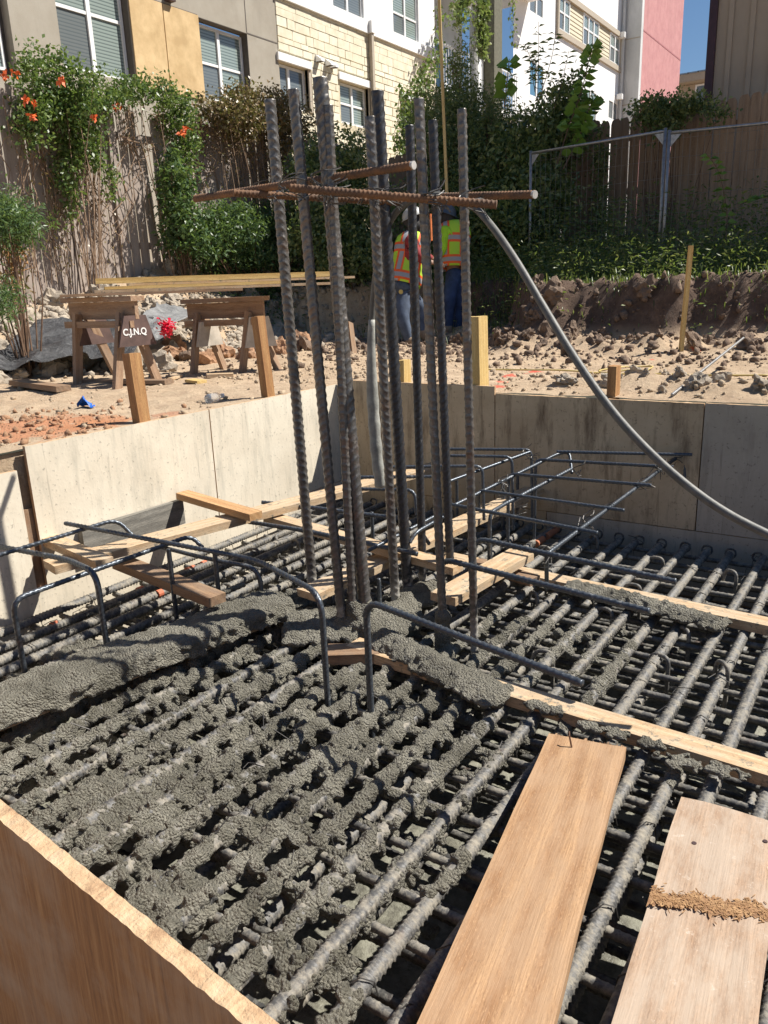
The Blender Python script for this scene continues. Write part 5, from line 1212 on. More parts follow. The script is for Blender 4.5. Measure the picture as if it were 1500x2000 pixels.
hang('climbing_vine', [(995, -10, 1000, 100, 2, 2, 1.4)], .11, LEAF_C, 'thin strand of leaves dangling from the upper balcony', x=XF+1.1, seed=24, stemmat=TWIG_D)
# thin stalks with opposite narrow leaves above the bush
def stalk(name, pts, leafsize, mat, label, n, asp, pairs=True, seed=0, parts=False, sr=.006, up=.2):
    pts = crspline(pts, 5); g = np.random.default_rng(seed); root = empty(name, (pts[0].x, pts[0].y, pts[0].z), label, 'plant'); link('stem', MB().tube(pts, [sr*(1-.6*i/len(pts)) for i in range(len(pts))], 5).build('tmpx', TWIG_D).data, root)
    LV = []
    for i in range(n):
        t = .25+.75*i/n; k = min(int(t*(len(pts)-1)), len(pts)-2); p = np.array(pts[k]); a = g.uniform(0, 6.28)
        for s_ in ((1, -1) if pairs else (1 if i % 2 else -1,)):
            d = np.array([math.cos(a)*s_, math.sin(a)*s_*.6, up]); LV.append((p, d))
    P = np.array([q[0] for q in LV]); D = np.array([q[1] for q in LV]); v, f = leaves(P, D, leafsize, asp, .25, seed, .2)
    if parts:
        for i in range(len(LV)): link('leaf', npmesh('leaf', v[i*4:i*4+4], [[0, 1, 2, 3]], False, mat), root)
    else: link('leaves', npmesh('leaves', v, f, False, mat), root)['kind'] = 'stuff'
for (k, pp) in enumerate((((1050, 200), (1052, 120), (1052, 42)), ((1055, 190), (1078, 110), (1085, 62)), ((1060, 170), (1035, 110), (1022, 85)), ((1080, 220), (1100, 150), (1112, 95)), ((1045, 180), (1040, 130), (1060, 90)))):
    stalk('tall_weed', [dep(px, py, 11.3) for px, py in pp], .13, LEAF_C, ['tallest thin weed against the white facade', 'thin weed leaning right against the white facade', 'thin weed leaning left beside the balcony', 'rightmost thin weed under the band of windows', 'short thin weed among the taller ones'][k], 13, .45, seed=30+k)
stalk('broad_leaf_sapling', [dep(1085, 330, 10.9), dep(1110, 250, 10.9), dep(1135, 180, 10.9), dep(1150, 120, 10.9), dep(1160, 85, 10.9)], .17, LEAF_D, 'sapling with big bright leaves reaching up to the cream siding', 26, 1.5, seed=40, parts=True, sr=.01)
stalk('broad_leaf_sapling', [dep(1100, 330, 10.8), dep(1130, 270, 10.8), dep(1150, 215, 10.8), dep(1158, 195, 10.8)], .17, LEAF_D, 'lower sapling with drooping broad leaves before the white facade', 24, 1.5, seed=41, parts=True, sr=.01)
stalk('broad_leaf_sapling', [dep(985, 210, 11.2), dep(990, 160, 11.2), dep(995, 115, 11.2)], .20, LEAF_D, 'sapling with pairs of round leaves in front of the railing', 10, 1.6, seed=42, parts=True, sr=.01)
stalk('spiky_vine_shoot', [dep(1415, 480, 8.8), dep(1420, 420, 8.8), dep(1405, 340, 8.8), dep(1378, 298, 8.8)], .11, LEAF_D, 'arching shoot with pale stacked leaves growing through the right mesh panel', 22, .9, seed=43, parts=True)
stalk('spiky_vine_shoot', [dep(1445, 400, 8.6), dep(1475, 388, 8.6), dep(1510, 382, 8.6)], .09, LEAF_D, 'yellow-green shoot entering from the right edge', 12, .8, seed=44)
for o in [o for o in bpy.data.objects if o.name.startswith('tmpx')]: bpy.data.objects.remove(o)
foliage('fence_top_vine', [(1300, 215, 10.9, 55, 24, .2, 170), (1265, 225, 11.1, 35, 22, .2, 70), (1350, 205, 10.7, 45, 14, .15, 70), (1300, 245, 10.8, 40, 22, .12, 80), (1400, 225, 10.4, 30, 12, .1, 18)], .055, LEAF_C, 'dark vine draped over the top of the brown picket fence', 'vine', 1, 30, seed=45)
foliage('creeper', [(1172, 330, 11.4, 14, 80, .08, 90), (1175, 420, 11.4, 16, 60, .08, 60)], .05, LEAF_C, 'narrow creeper climbing a picket of the brown fence', 'vine', .8, 14, seed=46)
# undergrowth along the banks
def strip(name, pts, n, leafsize, mat, label, h=.25, seed=0, spread=.35, asp=.5, dens=12, cat='weeds', kind='stuff'):
    g = np.random.default_rng(seed); P = []; D = []
    for k in range(n):
        i = g.integers(0, len(pts)-1); t = g.random(); a = np.array(pts[i]); b_ = np.array(pts[i+1]); c = a+(b_-a)*t+g.normal(size=2)*spread
        z = GH(c[0], c[1]); hh = h*g.uniform(.3, 1.3); m_ = g.integers(dens//2, dens)
        q = np.stack([c[0]+g.normal(size=m_)*.06, c[1]+g.normal(size=m_)*.06, z+g.random(m_)*hh], 1); P.append(q); e = g.normal(size=(m_, 3)); e[:, 2] = abs(e[:, 2])*.8; D.append(e)
    v, f = leaves(np.concatenate(P), np.concatenate(D), leafsize, asp, .2, seed); return tag(link(name, npmesh(name, v, f, False, mat)), label, cat, kind=kind)
strip('undergrowth', [(-6.5, 10.2), (-4.6, 10.0), (-3.0, 9.1), (-1.5, 8.9), (.8, 8.9)], 3000, .052, LEAF_W, 'weeds growing along the top of the far dirt bank', .38, 51, .5)
strip('undergrowth', [(-7.0, 11.2), (-4.5, 11.0), (-3.0, 10.6), (.8, 10.6)], 2000, .07, LEAF_W, 'taller weeds behind the mesh fence panels', .75, 52, .6)
strip('undergrowth', [(-8.6, 8.6), (-8.1, 9.6), (-7.2, 10.6)], 900, .07, LEAF_B, 'low green growth at the foot of the feathery bush', .3, 53, .3)
def grass(pts, n, h, mat, label, seed, spread, curl=.5):
    g = np.random.default_rng(seed); v = []; f = []
    for k in range(n):
        i = g.integers(0, len(pts)-1); t = g.random(); a = np.array(pts[i]); b_ = np.array(pts[i+1]); c = a+(b_-a)*t+g.normal(size=2)*spread; z = GH(c[0], c[1])-.01
        a_ = g.uniform(0, 6.28); L_ = h*g.uniform(.5, 1.4); dx_, dy_ = math.cos(a_), math.sin(a_); b = len(v); w_ = .005
        v += [(c[0]-dy_*w_, c[1]+dx_*w_, z), (c[0]+dy_*w_, c[1]-dx_*w_, z), (c[0]+dx_*L_*curl*.4+dy_*w_*.7, c[1]+dy_*L_*curl*.4-dx_*w_*.7, z+L_*.7), (c[0]+dx_*L_*curl*.4-dy_*w_*.7, c[1]+dy_*L_*curl*.4+dx_*w_*.7, z+L_*.7), (c[0]+dx_*L_*curl, c[1]+dy_*L_*curl, z+L_*.72)]
        f += [(b, b+1, b+2), (b, b+2, b+3), (b+3, b+2, b+4)]
    return tag(link('grass', npmesh('grass', v, f, False, mat)), label, 'grass', kind='stuff')
grass([(-5.0, 9.8), (-3.8, 8.7), (-2.5, 8.2), (-1.2, 8.15), (.8, 8.2)], 3500, .08, LEAF_W, 'grass fringe on the lip of the far dirt bank', 54, .22)
grass([(-6.0, 9.6), (-2.0, 9.4), (.8, 9.4)], 5000, .16, LEAF_W, 'long grass on the slope behind the bank', 55, .55)
#@@PART4
# ------------------------------------------------------------------ sawhorses with a stack of boards
def sawhorse(legs, tops, label, zb=0):
    """legs: four ground pixels (near-left, near-right, far-left, far-right); beam runs between the two leg pairs"""
    g = [at(px, py, zb) for px, py in legs]; A, B = tops
    r_ = empty('sawhorse', (g[0]+g[1]+g[2]+g[3])/4, label, 'sawhorse', 'sawhorses')
    dirv = V(B-A).normalized(); side = dirv.cross(Vector((0, 0, 1))).normalized()
    for gi, e, s_ in ((0, A, 1), (1, A, -1), (2, B, 1), (3, B, -1)):
        top = V(e)+side*s_*.045+Vector((0, 0, -.02)); bot = V(g[gi]); bot.z = min(GH(bot.x, bot.y), .02)-.01
        board_obj('leg', bot, top, .072, .036, HORSE, r_, up=tuple(dirv), rough=.001)
    ex = dirv*.12; board_obj('beam', V(A)-ex, V(B)+ex, .036, .13, HORSE, r_); board_obj('cap_board', V(A)-ex*1.2+Vector((0, 0, .085)), V(B)+ex*1.2+Vector((0, 0, .085)), .14, .036, HORSE, r_)
    board_obj('side_rail', V(A)-ex+side*.06+Vector((0, 0, -.10)), V(B)+ex+side*.06+Vector((0, 0, -.10)), .04, .05, HORSE, r_)
    return r_, dirv, side, g
def ztop(g0, g1, py): c = (g0+g1)/2; return np.array([c[0], c[1], zfor(c[0], c[1], py)])
ga = [at(145, 748, 0), at(308, 745, 0), at(220, 755, 0), at(200, 727, 0)]
# end pairs: left pair (px 150 & 225 feet seen splayed), right pair (px 235 & 305)
L1 = [(152, 748), (232, 735), (228, 755), (309, 743)]
A1 = np.array([*at(178, 745, 0)[:2], .0]); A1[2] = zfor(A1[0], A1[1], 608); B1 = np.array([*at(262, 748, 0)[:2], 0]); B1[2] = zfor(B1[0], B1[1], 606)
h1, dv1, sd1, g1 = sawhorse(L1, (A1, B1), 'nearer sawhorse with a dark lettered side panel, holding up the board stack')
L2 = [(378, 727), (438, 718), (473, 725), (543, 718)]
A2 = np.array([*at(402, 722, 0)[:2], 0]); A2[2] = zfor(A2[0], A2[1], 608); B2_ = np.array([*at(500, 722, 0)[:2], 0]); B2_[2] = zfor(B2_[0], B2_[1], 604)
h2, dv2, sd2, g2_ = sawhorse(L2, (A2, B2_), 'farther sawhorse with a pale red-stained side panel, right end of the board stack')
GUS = simple('dark_plywood', (.115, .07, .06), .8, 0, .2, 8); GUSP = simple('pale_plywood', (.50, .45, .38), .8, 0, .15, 8)
def gusset(rt, a, b_, z0, z1, sp0, sp1, mat, off, label=None):
    """trapezoid plywood plate joining a pair of legs; a,b = ground points of the legs"""
    a = V(a); b_ = V(b_); a.z = b_.z = 0; c = (a+b_)/2; u = (b_-a).normalized(); n = u.cross(Vector((0, 0, 1)))
    P = [c-u*sp0+Vector((0, 0, z0)), c+u*sp0+Vector((0, 0, z0)), c+u*sp1+Vector((0, 0, z1)), c-u*sp1+Vector((0, 0, z1))]; P = [p+n*off for p in P]; Q = [p+n*.015 for p in P]
    o = MB().add(P+Q, [(3, 2, 1, 0), (4, 5, 6, 7), (0, 1, 5, 4), (1, 2, 6, 5), (2, 3, 7, 6), (3, 0, 4, 7)]).build('gusset_plate', mat, rt)
    if label: o['label'] = label
    return c, u, n, o
zz = lambda c, py: zfor(c[0], c[1], py)
cR = (V(g1[2])+V(g1[3]))/2; cL = (V(g1[0])+V(g1[1]))/2
c, u, n, gp = gusset(h1, g1[2], g1[3], zz(cR, 675), zz(cR, 616), .175, .10, GUS, .045, 'dark lettered plywood plate')
gusset(h1, g1[0], g1[1], zz(cL, 672), zz(cL, 625), .19, .12, GUS, .03)
fc = bpy.data.curves.new('lettering', 'FONT'); fc.body = 'C.J.N.Q'; fc.size = .068; fc.extrude = .0012; fc.offset = .0016; fc.align_x = 'CENTER'; fc.align_y = 'CENTER'
fo = bpy.data.objects.new('tmpfont', fc); COL.objects.link(fo); dg = bpy.context.evaluated_depsgraph_get(); fm = bpy.data.meshes.new_from_object(fo.evaluated_get(dg)); bpy.data.objects.remove(fo)
fm.materials.clear(); fm.materials.append(simple('white_marker', (.75, .74, .72), .7, 0, .05))
camdir = V(CAM)-c; nn = n if n.dot(camdir) > 0 else -n; uu = Vector((0, 0, 1)).cross(nn).normalized()
ft = bpy.data.objects.new('lettering', fm); COL.objects.link(ft); ft.parent = gp; ft.matrix_parent_inverse = root_inv(gp)
q = c.copy(); q.z = zz(c, 648); offs = .062 if nn == n else -.043
M = Matrix.Identity(4); zc_ = Vector((0, 0, 1)); pos = q+nn*(.0625 if (nn-n).length < 1e-6 else -.0432+.0)-uu*.02
if (nn-n).length > 1e-6: pos = q+n*(.0425)
for i in range(3): M[i][0] = uu[i]; M[i][1] = zc_[i]; M[i][2] = nn[i]; M[i][3] = pos[i]
ft.matrix_basis = M
cR2 = (V(g2_[2])+V(g2_[3]))/2; cL2 = (V(g2_[0])+V(g2_[1]))/2
c2, u2, n2, gp2 = gusset(h2, g2_[2], g2_[3], zz(cR2, 677), zz(cR2, 618), .15, .09, GUSP, .04, 'pale plywood plate with a red paint stain')
gusset(h2, g2_[0], g2_[1], zz(cL2, 675), zz(cL2, 628), .16, .10, GUSP, .03)
RED = simple('red_paint', (.62, .04, .06), .6, 0, .15, 30)
n2f = n2 if n2.dot(V(CAM)-c2) > 0 else -n2; q = c2.copy(); q.z = zz(c2, 650); u2f = Vector((0, 0, 1)).cross(n2f)
of2 = .0575 if (n2f-n2).length < 1e-6 else -.0385
mb = MB(); pts = [q+n2*of2+u2f*(.03*math.cos(a)*(1+.3*math.sin(3*a))+.0)+Vector((0, 0, .055*math.sin(a)*(1+.2*math.cos(2*a)))) for a in np.linspace(0, 2*math.pi, 18)[:-1]]
mb.add(pts+[p+n2f*.002 for p in pts], [tuple(range(17)), tuple(range(17, 34))[::1]]+[(i, (i+1) % 17, 17+(i+1) % 17, 17+i) for i in range(17)]); mb.build('red_stain', RED, gp2)
# stack of boards on the two sawhorses
zs = max(A1[2], B1[2])+.108
hv = (np.array([*B2_[:2], 0])-np.array([*A1[:2], 0])); hv /= np.linalg.norm(hv); hn = np.array([-hv[1], hv[0], 0])
def flat(pxa, pxb, z, wd, th, mat, label, dz=0):
    # the boards lie along the line through both sawhorses; the pixels only give their two ends
    P = []
    for (px, py) in (pxa, pxb):
        d = ray(px, py)[:2]; a = np.array([[d[0], -hv[0]], [d[1], -hv[1]]]); rhs = ((A1+B1)/2)[:2]+hn[:2]*dz-CAM[:2]; s_, t_ = np.linalg.solve(a, rhs); P.append(np.array([*(((A1+B1)/2)[:2]+hn[:2]*dz+hv[:2]*t_), z]))
    return tag(board_obj('stacked_board', P[0], P[1], wd, th, mat, rough=.001), label, 'board', 'boards stacked on the sawhorses')
zs0 = zs+.012
flat((118, 582), (470, 590), zs0, .28, .02, LUM_BROWN, 'dark thin board at the bottom of the stack, sticking out left')
flat((185, 580), (640, 577), zs0+.022, .24, .02, LUM_PALE, 'weathered board low in the stack across both sawhorses')
flat((205, 573), (560, 577), zs0+.045, .20, .022, LUM_YEL, 'middle board of the stack with a pale edge')
flat((250, 573), (690, 569), zs0+.066, .12, .018, LUM_PALE, 'narrow board under the long yellow one, reaching behind the upright bars')
flat((188, 560), (650, 574), zs0+.098, .09, .04, LUM_YEL, 'long bright yellow two-by-four on top of the stack')
# red ribbon ball on a short stick
q = at(300, 745, 0); rz_ = zfor(q[0], q[1], 642); rr = random.Random(8)
rb = empty('ribbon_bundle', (q[0], q[1], rz_), 'bright red bundle of flagging ribbon tied to the sawhorse leg', 'ribbon'); mb = MB()
for k in range(170):
    a = Vector((rr.gauss(0, .028), rr.gauss(0, .028), rr.gauss(0, .03))); p = V(q); p.z = rz_; p += Vector((.10, .10, 0)); e = a+Vector((rr.gauss(0, .014), rr.gauss(0, .014), rr.gauss(0, .014))); mb.bar(p+a, p+e, .018, .002, (rr.random(), rr.random(), 1))
mb.build('ribbon_strips', simple('red_ribbon', (.75, .02, .06), .4, 0, .1), rb)
# ground scraps
def scrap(px, py, px2, py2, wd, th, mat, label, z=.03, name='wood_scrap'): 
    a = at(px, py, z); c = at(px2, py2, z); a[2] = GH(a[0], a[1])+th*.6; c[2] = GH(c[0], c[1])+th*.6; return tag(board_obj(name, a, c, wd, th, mat, rough=.002), label, 'wood scrap')
scrap(30, 742, 124, 757, .11, .04, LUM_BROWN, 'brown two-by-four offcut lying on the dirt left of the sawhorse')
scrap(155, 738, 330, 742, .10, .03, LUM_BROWN, 'long thin board on the ground under the nearer sawhorse')
scrap(403, 727, 455, 724, .10, .03, LUM_PALE, 'pale offcut under the farther sawhorse')
scrap(370, 738, 394, 740, .09, .02, LUM_YEL, 'small yellow chip of wood between the sawhorses')
scrap(330, 736, 352, 728, .04, .02, LUM_PALE, 'thin sliver of wood right of the nearer sawhorse')
q = at(690, 668, .1); tag(board_obj('wood_scrap', (q[0], q[1], GH(q[0], q[1])-.02), dep(683, 630, float((R.T@(q-CAM))[2])+.1), .09, .03, LUM_BROWN, up=(1, 0, 0)), 'short plank stuck in the dirt slope behind the uprights', 'wood scrap')
BLUE = simple('blue_plastic', (.02, .13, .55), .35, 0, .1)
q = at(172, 793, 0); q[2] = GH(q[0], q[1]); bv = []; bf = []
for i in range(9):
    for j in range(9):
        s_, t_ = i/8, j/8; hgt = .085*max(0, 1-abs(s_-.45)*2.1)*(1-t_)+.018*mnoise.noise(Vector((s_*5, t_*5, 2))); bv.append((q[0]-.055+.11*s_-.03*t_, q[1]-.04+.02*s_+.09*t_*(1-.4*s_)+.02*mnoise.noise(Vector((s_*4, t_*4, 9))), q[2]+.004+max(0, hgt)))
bf = [(i*9+j, (i+1)*9+j, (i+1)*9+j+1, i*9+j+1) for i in range(8) for j in range(8)]
mb = MB().add(bv, bf)
tag(mb.build('plastic_scrap', BLUE), 'crumpled bright blue plastic scrap on the tan dirt', 'scrap')
def bottle():
    m_, t, b, o = newmat('clear_plastic'); b.inputs['Transmission Weight'].default_value = .85; b.inputs['Roughness'].default_value = .12; b.inputs['Base Color'].default_value = (.9, .93, .95, 1); b.inputs['IOR'].default_value = 1.2
    a = at(405, 772, .03); c = at(432, 766, .03); zz_ = GH(a[0], a[1])+.032; a[2] = c[2] = zz_; u = c-a; ts = [0, .02, .1, .2, .3, .42, .5, .62, .74, .84, .9, 1.0]; rs = [.012, .029, .031, .028, .031, .028, .031, .03, .024, .013, .012, .012]
    r_ = empty('plastic_bottle', a, 'crushed clear plastic bottle lying on the dirt above the left formwork', 'bottle'); link('bottle_body', MB().tube([a+u*t for t in ts], rs, 12).build('tmpx', m_, smooth=True).data, r_)
    link('cap', MB().tube([a+u*.99, a+u*1.1], .0145, 10).build('tmpx', WHITE_P).data, r_)
bottle()
# black tarp and grey filter cloth draped over the rubble
def drape(name, quad, mat, label, nu=40, nv=22, lift=.07, wr=.05, seed=0):
    A, B, C_, D_ = [dep(px, py, z) for px, py, z in quad]; v = []
    for i in range(nu+1):
        for j in range(nv+1):
            s_ = i/nu; t = j/nv; p = (A*(1-s_)+B*s_)*(1-t)+(D_*(1-s_)+C_*s_)*t
            wq = mnoise.noise(Vector((s_*3+seed, t*3, 1)))*1.2; n_ = mnoise.noise(Vector((s_*4+wq+seed, t*3+wq, 0)))*wr*1.6-abs(mnoise.noise(Vector((s_*7+wq*3+seed, t*5-wq*2, 2))))*wr*.9+mnoise.noise(Vector((s_*20+wq*4, t*16+seed, 4)))*wr*.2
            zb = p[2]+lift*.3; x_ = p[0]+n_*.4; y_ = p[1]+n_*.5; gz = GH(x_, y_); v.append((x_, y_, max(gz+.025, min(zb+n_, gz+.42+n_*.5))))
    f = [(i*(nv+1)+j, (i+1)*(nv+1)+j, (i+1)*(nv+1)+j+1, i*(nv+1)+j+1) for i in range(nu) for j in range(nv)]
    me = pymesh(name, v, f, True, [mat]); o = link(name, me); md = o.modifiers.new('s', 'SOLIDIFY'); md.thickness = .004; return tag(o, label, 'tarp')
drape('black_tarp', [(-30, 716, 6.5), (262, 692, 6.9), (300, 622, 8.2), (75, 628, 7.8)], TARP, 'black plastic tarp draped over the rubble left of and behind the nearer sawhorse', seed=1)
drape('filter_cloth', [(215, 670, 7.5), (325, 662, 7.6), (432, 512, 9.4), (300, 518, 9.1)], TARP_G, 'grey filter cloth hanging down the rubble slope behind the sawhorses', seed=5, nv=30, lift=.10)
# thin rebar lying across the berm, yellow cord and orange cord
a = at(1314, 778, .02); c = at(1450, 662, .10); c[2] = GH(c[0], c[1])+.25
a = onY(1312, 778, YR+.10); u = None
tag(link('thin_rod', rebar_mesh('thin_rod', [a+np.array([0, 0, .02]), dep(1452, 660, float((R.T@(at(1452, 690, .1)-CAM))[2]))], .008, .014, 8, 4, .1, 1, GALV)), 'thin silvery rod slanting over the dirt behind the far formwork', 'rod')
def cord(pxs, mat, label, r=.006, z=.02):
    P = []
    for px, py in pxs: p = at(px, py, z); p[2] = GH(p[0], p[1])+.02; P.append(p)
    Q = crspline(P, 6)
    for q in Q: q.z = max(q.z, GH(q.x, q.y)+.014)
    return tag(link('cord', MB().tube(Q, r, 6).build('tmpx', mat, smooth=True).data), label, 'cord')
YC = simple('yellow_cord', (.55, .42, .14), .6); cord([(950, 718), (1020, 720), (1100, 723), (1180, 722), (1230, 720), (1262, 716), (1275, 712), (1250, 711), (1210, 714), (1170, 720), (1200, 726), (1300, 726), (1400, 729), (1500, 731)], YC, 'yellow cord looping over the dirt behind the far formwork', .006)
# ------------------------------------------------------------------ rubble: clods of earth, larger ones one by one
def rockmesh(seed, mat, lobes=.45):
    bm = bmesh.new(); bmesh.ops.create_icosphere(bm, subdivisions=3, radius=.5); s_ = seed*7.3
    for v in bm.verts:
        p = v.co.copy(); d = 1+lobes*mnoise.noise(p*2.2+Vector((s_, 0, 0)))*1.5+lobes*1.0*mnoise.noise(p*5.5+Vector((0, s_, 0)))+lobes*.7*mnoise.noise(p*13+Vector((0, 0, s_)))
        q = p*d; q = Vector((round(q.x*7)/7*.35+q.x*.65, round(q.y*7)/7*.35+q.y*.65, q.z*.75)); v.co = q
    me = bpy.data.meshes.new('earth_clod'); bm.to_mesh(me); bm.free(); me.polygons.foreach_set('use_smooth', [False]*len(me.polygons)); me.materials.append(mat); return me
rmP = [rockmesh(i, CLOD_P) for i in range(6)]; rmD = [rockmesh(i+9, CLOD_D) for i in range(6)]; rmO = [rockmesh(i+19, CLOD_O) for i in range(3)]
g = np.random.default_rng(77); nclod = 0
def dep_x(x, y): q = R.T @ (np.array([x, y, 0.])-CAM); return CX+FPX*q[0]/q[2]
def clod(x, y, s_, kind, sink=.25):
    global nclod
    ms = {'p': rmP, 'd': rmD, 'o': rmO}[kind]; me = ms[int(g.integers(len(ms)))]
    o = bpy.data.objects.new('earth_clod', me); COL.objects.link(o); o.location = (x, y, GH(x, y)+s_*(.5-sink)*.6); o.rotation_euler = tuple(g.uniform(0, 6.28, 3)); o.scale = (s_*g.uniform(.8, 1.3), s_*g.uniform(.8, 1.2), s_*g.uniform(.7, 1.1)); nclod += 1
    lab = {'p': 'pale crumbly clod of earth in the heap below the old fence', 'd': 'dark brown clay clod at the foot of the far bank', 'o': 'reddish clod of clay in the heap behind the sawhorses'}[kind]
    if kind == 'p' and y < 5.2 and x > -3.3: lab = 'pale clod of earth on the berm right behind the far formwork'
    lab = ('big ' if s_ > .24 else 'small ' if s_ < .12 else '')+lab+(', left end' if dep_x(x, y) < 250 else ', far right' if dep_x(x, y) > 1150 else ', middle' if dep_x(x, y) > 550 else '')
    tag(o, lab, 'earth clod', {'p': 'pale earth clods under the old fence', 'd': 'dark clay clods along the far bank', 'o': 'reddish clay clods behind the sawhorses'}[kind] if 'berm' not in lab else 'pale clods on the berm behind the far formwork')
for k in range(70):
    px = g.uniform(200, 640); q = at(px, g.uniform(500, 560), .95); x = -7.6-abs(g.normal())*.5; y = g.uniform(5.2, 9.6)
    clod(x, y, g.uniform(.09, .30), 'p', .3)
for k in range(38): clod(g.uniform(-7.2, -6.1), g.uniform(3.0, 6.2), g.uniform(.08, .30), 'p' if g.random() < .75 else 'o', .25)
for k in range(22): clod(g.uniform(-6.6, -5.6), g.uniform(5.4, 7.4), g.uniform(.07, .25), 'o' if g.random() < .55 else 'd', .25)
for k in range(36):
    x = g.uniform(-4.6, .6); clod(x, 7.30+g.normal()*.22+(.9 if x < -3.4 else 0)-.3*(x > -.9), g.uniform(.05, .17), 'd', .25)
for k in range(14): clod(g.uniform(-3.6, -2.5), 7.4+g.normal()*.25, g.uniform(.10, .24), 'd', .3)
for k in range(30): clod(g.uniform(-2.1, .3), 4.84+g.normal()*.17, g.uniform(.04, .11), 'p', .25)
for (px, py, s_, kd) in ((310, 722, .20, 'p'), (340, 690, .22, 'o'), (358, 700, .2, 'o'), (318, 700, .17, 'o'), (60, 712, .3, 'p'), (100, 720, .26, 'p'), (170, 705, .32, 'p'), (0, 740, .22, 'p')):
    q = at(px, py, .0); clod(q[0], q[1], s_, kd)
CLOD_G = rockmat('ground_crumb', (.34, .25, .16), (.60, .47, .33))
def pebbles(name, n, xf, yf, smin, smax, mat, label, sd):
    g3 = np.random.default_rng(sd); bm = bmesh.new(); bmesh.ops.create_icosphere(bm, subdivisions=1, radius=.5); v0 = np.array([list(q.co) for q in bm.verts]); f0 = np.array([[q.index for q in p.verts] for p in bm.faces]); bm.free()
    x = xf(g3, n); y = yf(g3, n); ok = ~((x > XL-.06) & (x < XR+.1) & (y < YR+.06) & (y > near_y(x)-.06)); x = x[ok]; y = y[ok]; n = len(x)
    z = gh(x, y); s_ = smin+(smax-smin)*g3.random(n)**5; v = v0[None]*(1+.35*g3.normal(size=(n, len(v0), 1)))*s_[:, None, None]*g3.uniform(.7, 1.3, (n, 1, 3)); v = v+np.stack([x, y, z+s_*.15], -1)[:, None]
    f = f0[None]+(np.arange(n)*len(v0))[:, None, None]; return tag(link(name, npmesh(name, v.reshape(-1, 3), f.reshape(-1, 3), False, mat)), label, 'gravel', kind='stuff')
pebbles('gravel', 2600, lambda g3, n: g3.uniform(-7.5, XL+.1, n), lambda g3, n: g3.uniform(1.0, 8, n), .004, .045, CLOD_G, 'small pale stones scattered over the dirt left of the pit', 1)
pebbles('gravel', 3200, lambda g3, n: g3.uniform(-5, .5, n), lambda g3, n: YR+.06+abs(g3.normal(size=n))*1.4, .004, .045, CLOD_G, 'small pale stones scattered behind the far formwork', 2)
pebbles('dark_crumbs', 3200, lambda g3, n: g3.uniform(-6, .8, n), lambda g3, n: 7.5+g3.normal(size=n)*.7, .015, .09, CLOD_D, 'crumbs of dark clay at the foot of the far bank', 3)
pebbles('pale_crumbs', 6500, lambda g3, n: -7.6+g3.normal(size=n)*.7, lambda g3, n: g3.uniform(4.2, 10, n), .02, .12, CLOD_P, 'pale crumbs of earth heaped below the old fence', 4)
pebbles('red_crumbs', 500, lambda g3, n: at(50, 830, 0)[0]+g3.normal(size=n)*.35, lambda g3, n: at(70, 830, 0)[1]+g3.normal(size=n)*.35, .008, .05, CLOD_O, 'reddish crumbs beside the left formwork', 6)

# ------------------------------------------------------------------ two workers
def skin(name, J, E_, parent, mat, sub=2):
    """J: list of (point, radius or (rx,ry)); E_: edges"""
    me = bpy.data.meshes.new(name); me.from_pydata([tuple(map(float, j[0])) for j in J], E_, []); o = link(name, me, parent, mat)
    md = o.modifiers.new('s', 'SKIN'); md.use_smooth_shade = True; md.branch_smoothing = .3
    for i, j in enumerate(J):
        r_ = j[1]; me.skin_vertices[0].data[i].radius = (r_, r_) if not hasattr(r_, '__len__') else r_
    me.skin_vertices[0].data[0].use_root = True
    sb = o.modifiers.new('u', 'SUBSURF'); sb.levels = sub; sb.render_levels = sub; return o
SKIN_M = simple('skin', (.28, .15, .09), .55, 0, .05)
JEANS = simple('blue_jeans', (.03, .055, .13), .85, 0, .25, 10, .4, .01); JEANS_L = simple('faded_jeans', (.075, .10, .15), .85, 0, .25, 10, .4, .01)
HIVIS = simple('hi_vis_yellow', (.38, .72, .02), .7, 0, .08, 9, .5, .02)
BOOT = simple('tan_boot', (.26, .19, .13), .8); REDS = simple('dark_red_shirt', (.25, .02, .02), .8); DARKC = simple('dark_hood', (.03, .028, .03), .8)
def vestmat(bands, vert):
    m_, t, b, o = newmat('safety_vest'); tc = N(t, 'ShaderNodeTexCoord'); sx = N(t, 'ShaderNodeSeparateXYZ'); t.links.new(tc.outputs['Object'], sx.inputs[0]); c = None
    def band(src, c0, wo, wi, col):
        d = math_(t, 'ABSOLUTE', math_(t, 'SUBTRACT', src, c0)); a = math_(t, 'LESS_THAN', d, wo); e = math_(t, 'LESS_THAN', d, wi)
        return mix(t, e, mix(t, a, col, (.80, .12, .02)), (.32, .32, .33))
    c = (.42, .66, .04)
    cc = N(t, 'ShaderNodeRGB'); cc.outputs[0].default_value = (*c, 1); c = cc.outputs[0]
    for v_ in vert: c = band(math_(t, 'ABSOLUTE', sx.outputs[0]), v_, .048, .024, c)
    for z_ in bands: c = band(sx.outputs[2], z_, .055, .026, c)
    setc(t, b, c); b.inputs['Roughness'].default_value = .7; return m_
RGT = V(R @ np.array([1, 0, 0])); RGT.z = 0; RGT.normalize(); BCK = Vector((-RGT.y, RGT.x, 0))          # right / away, horizontal
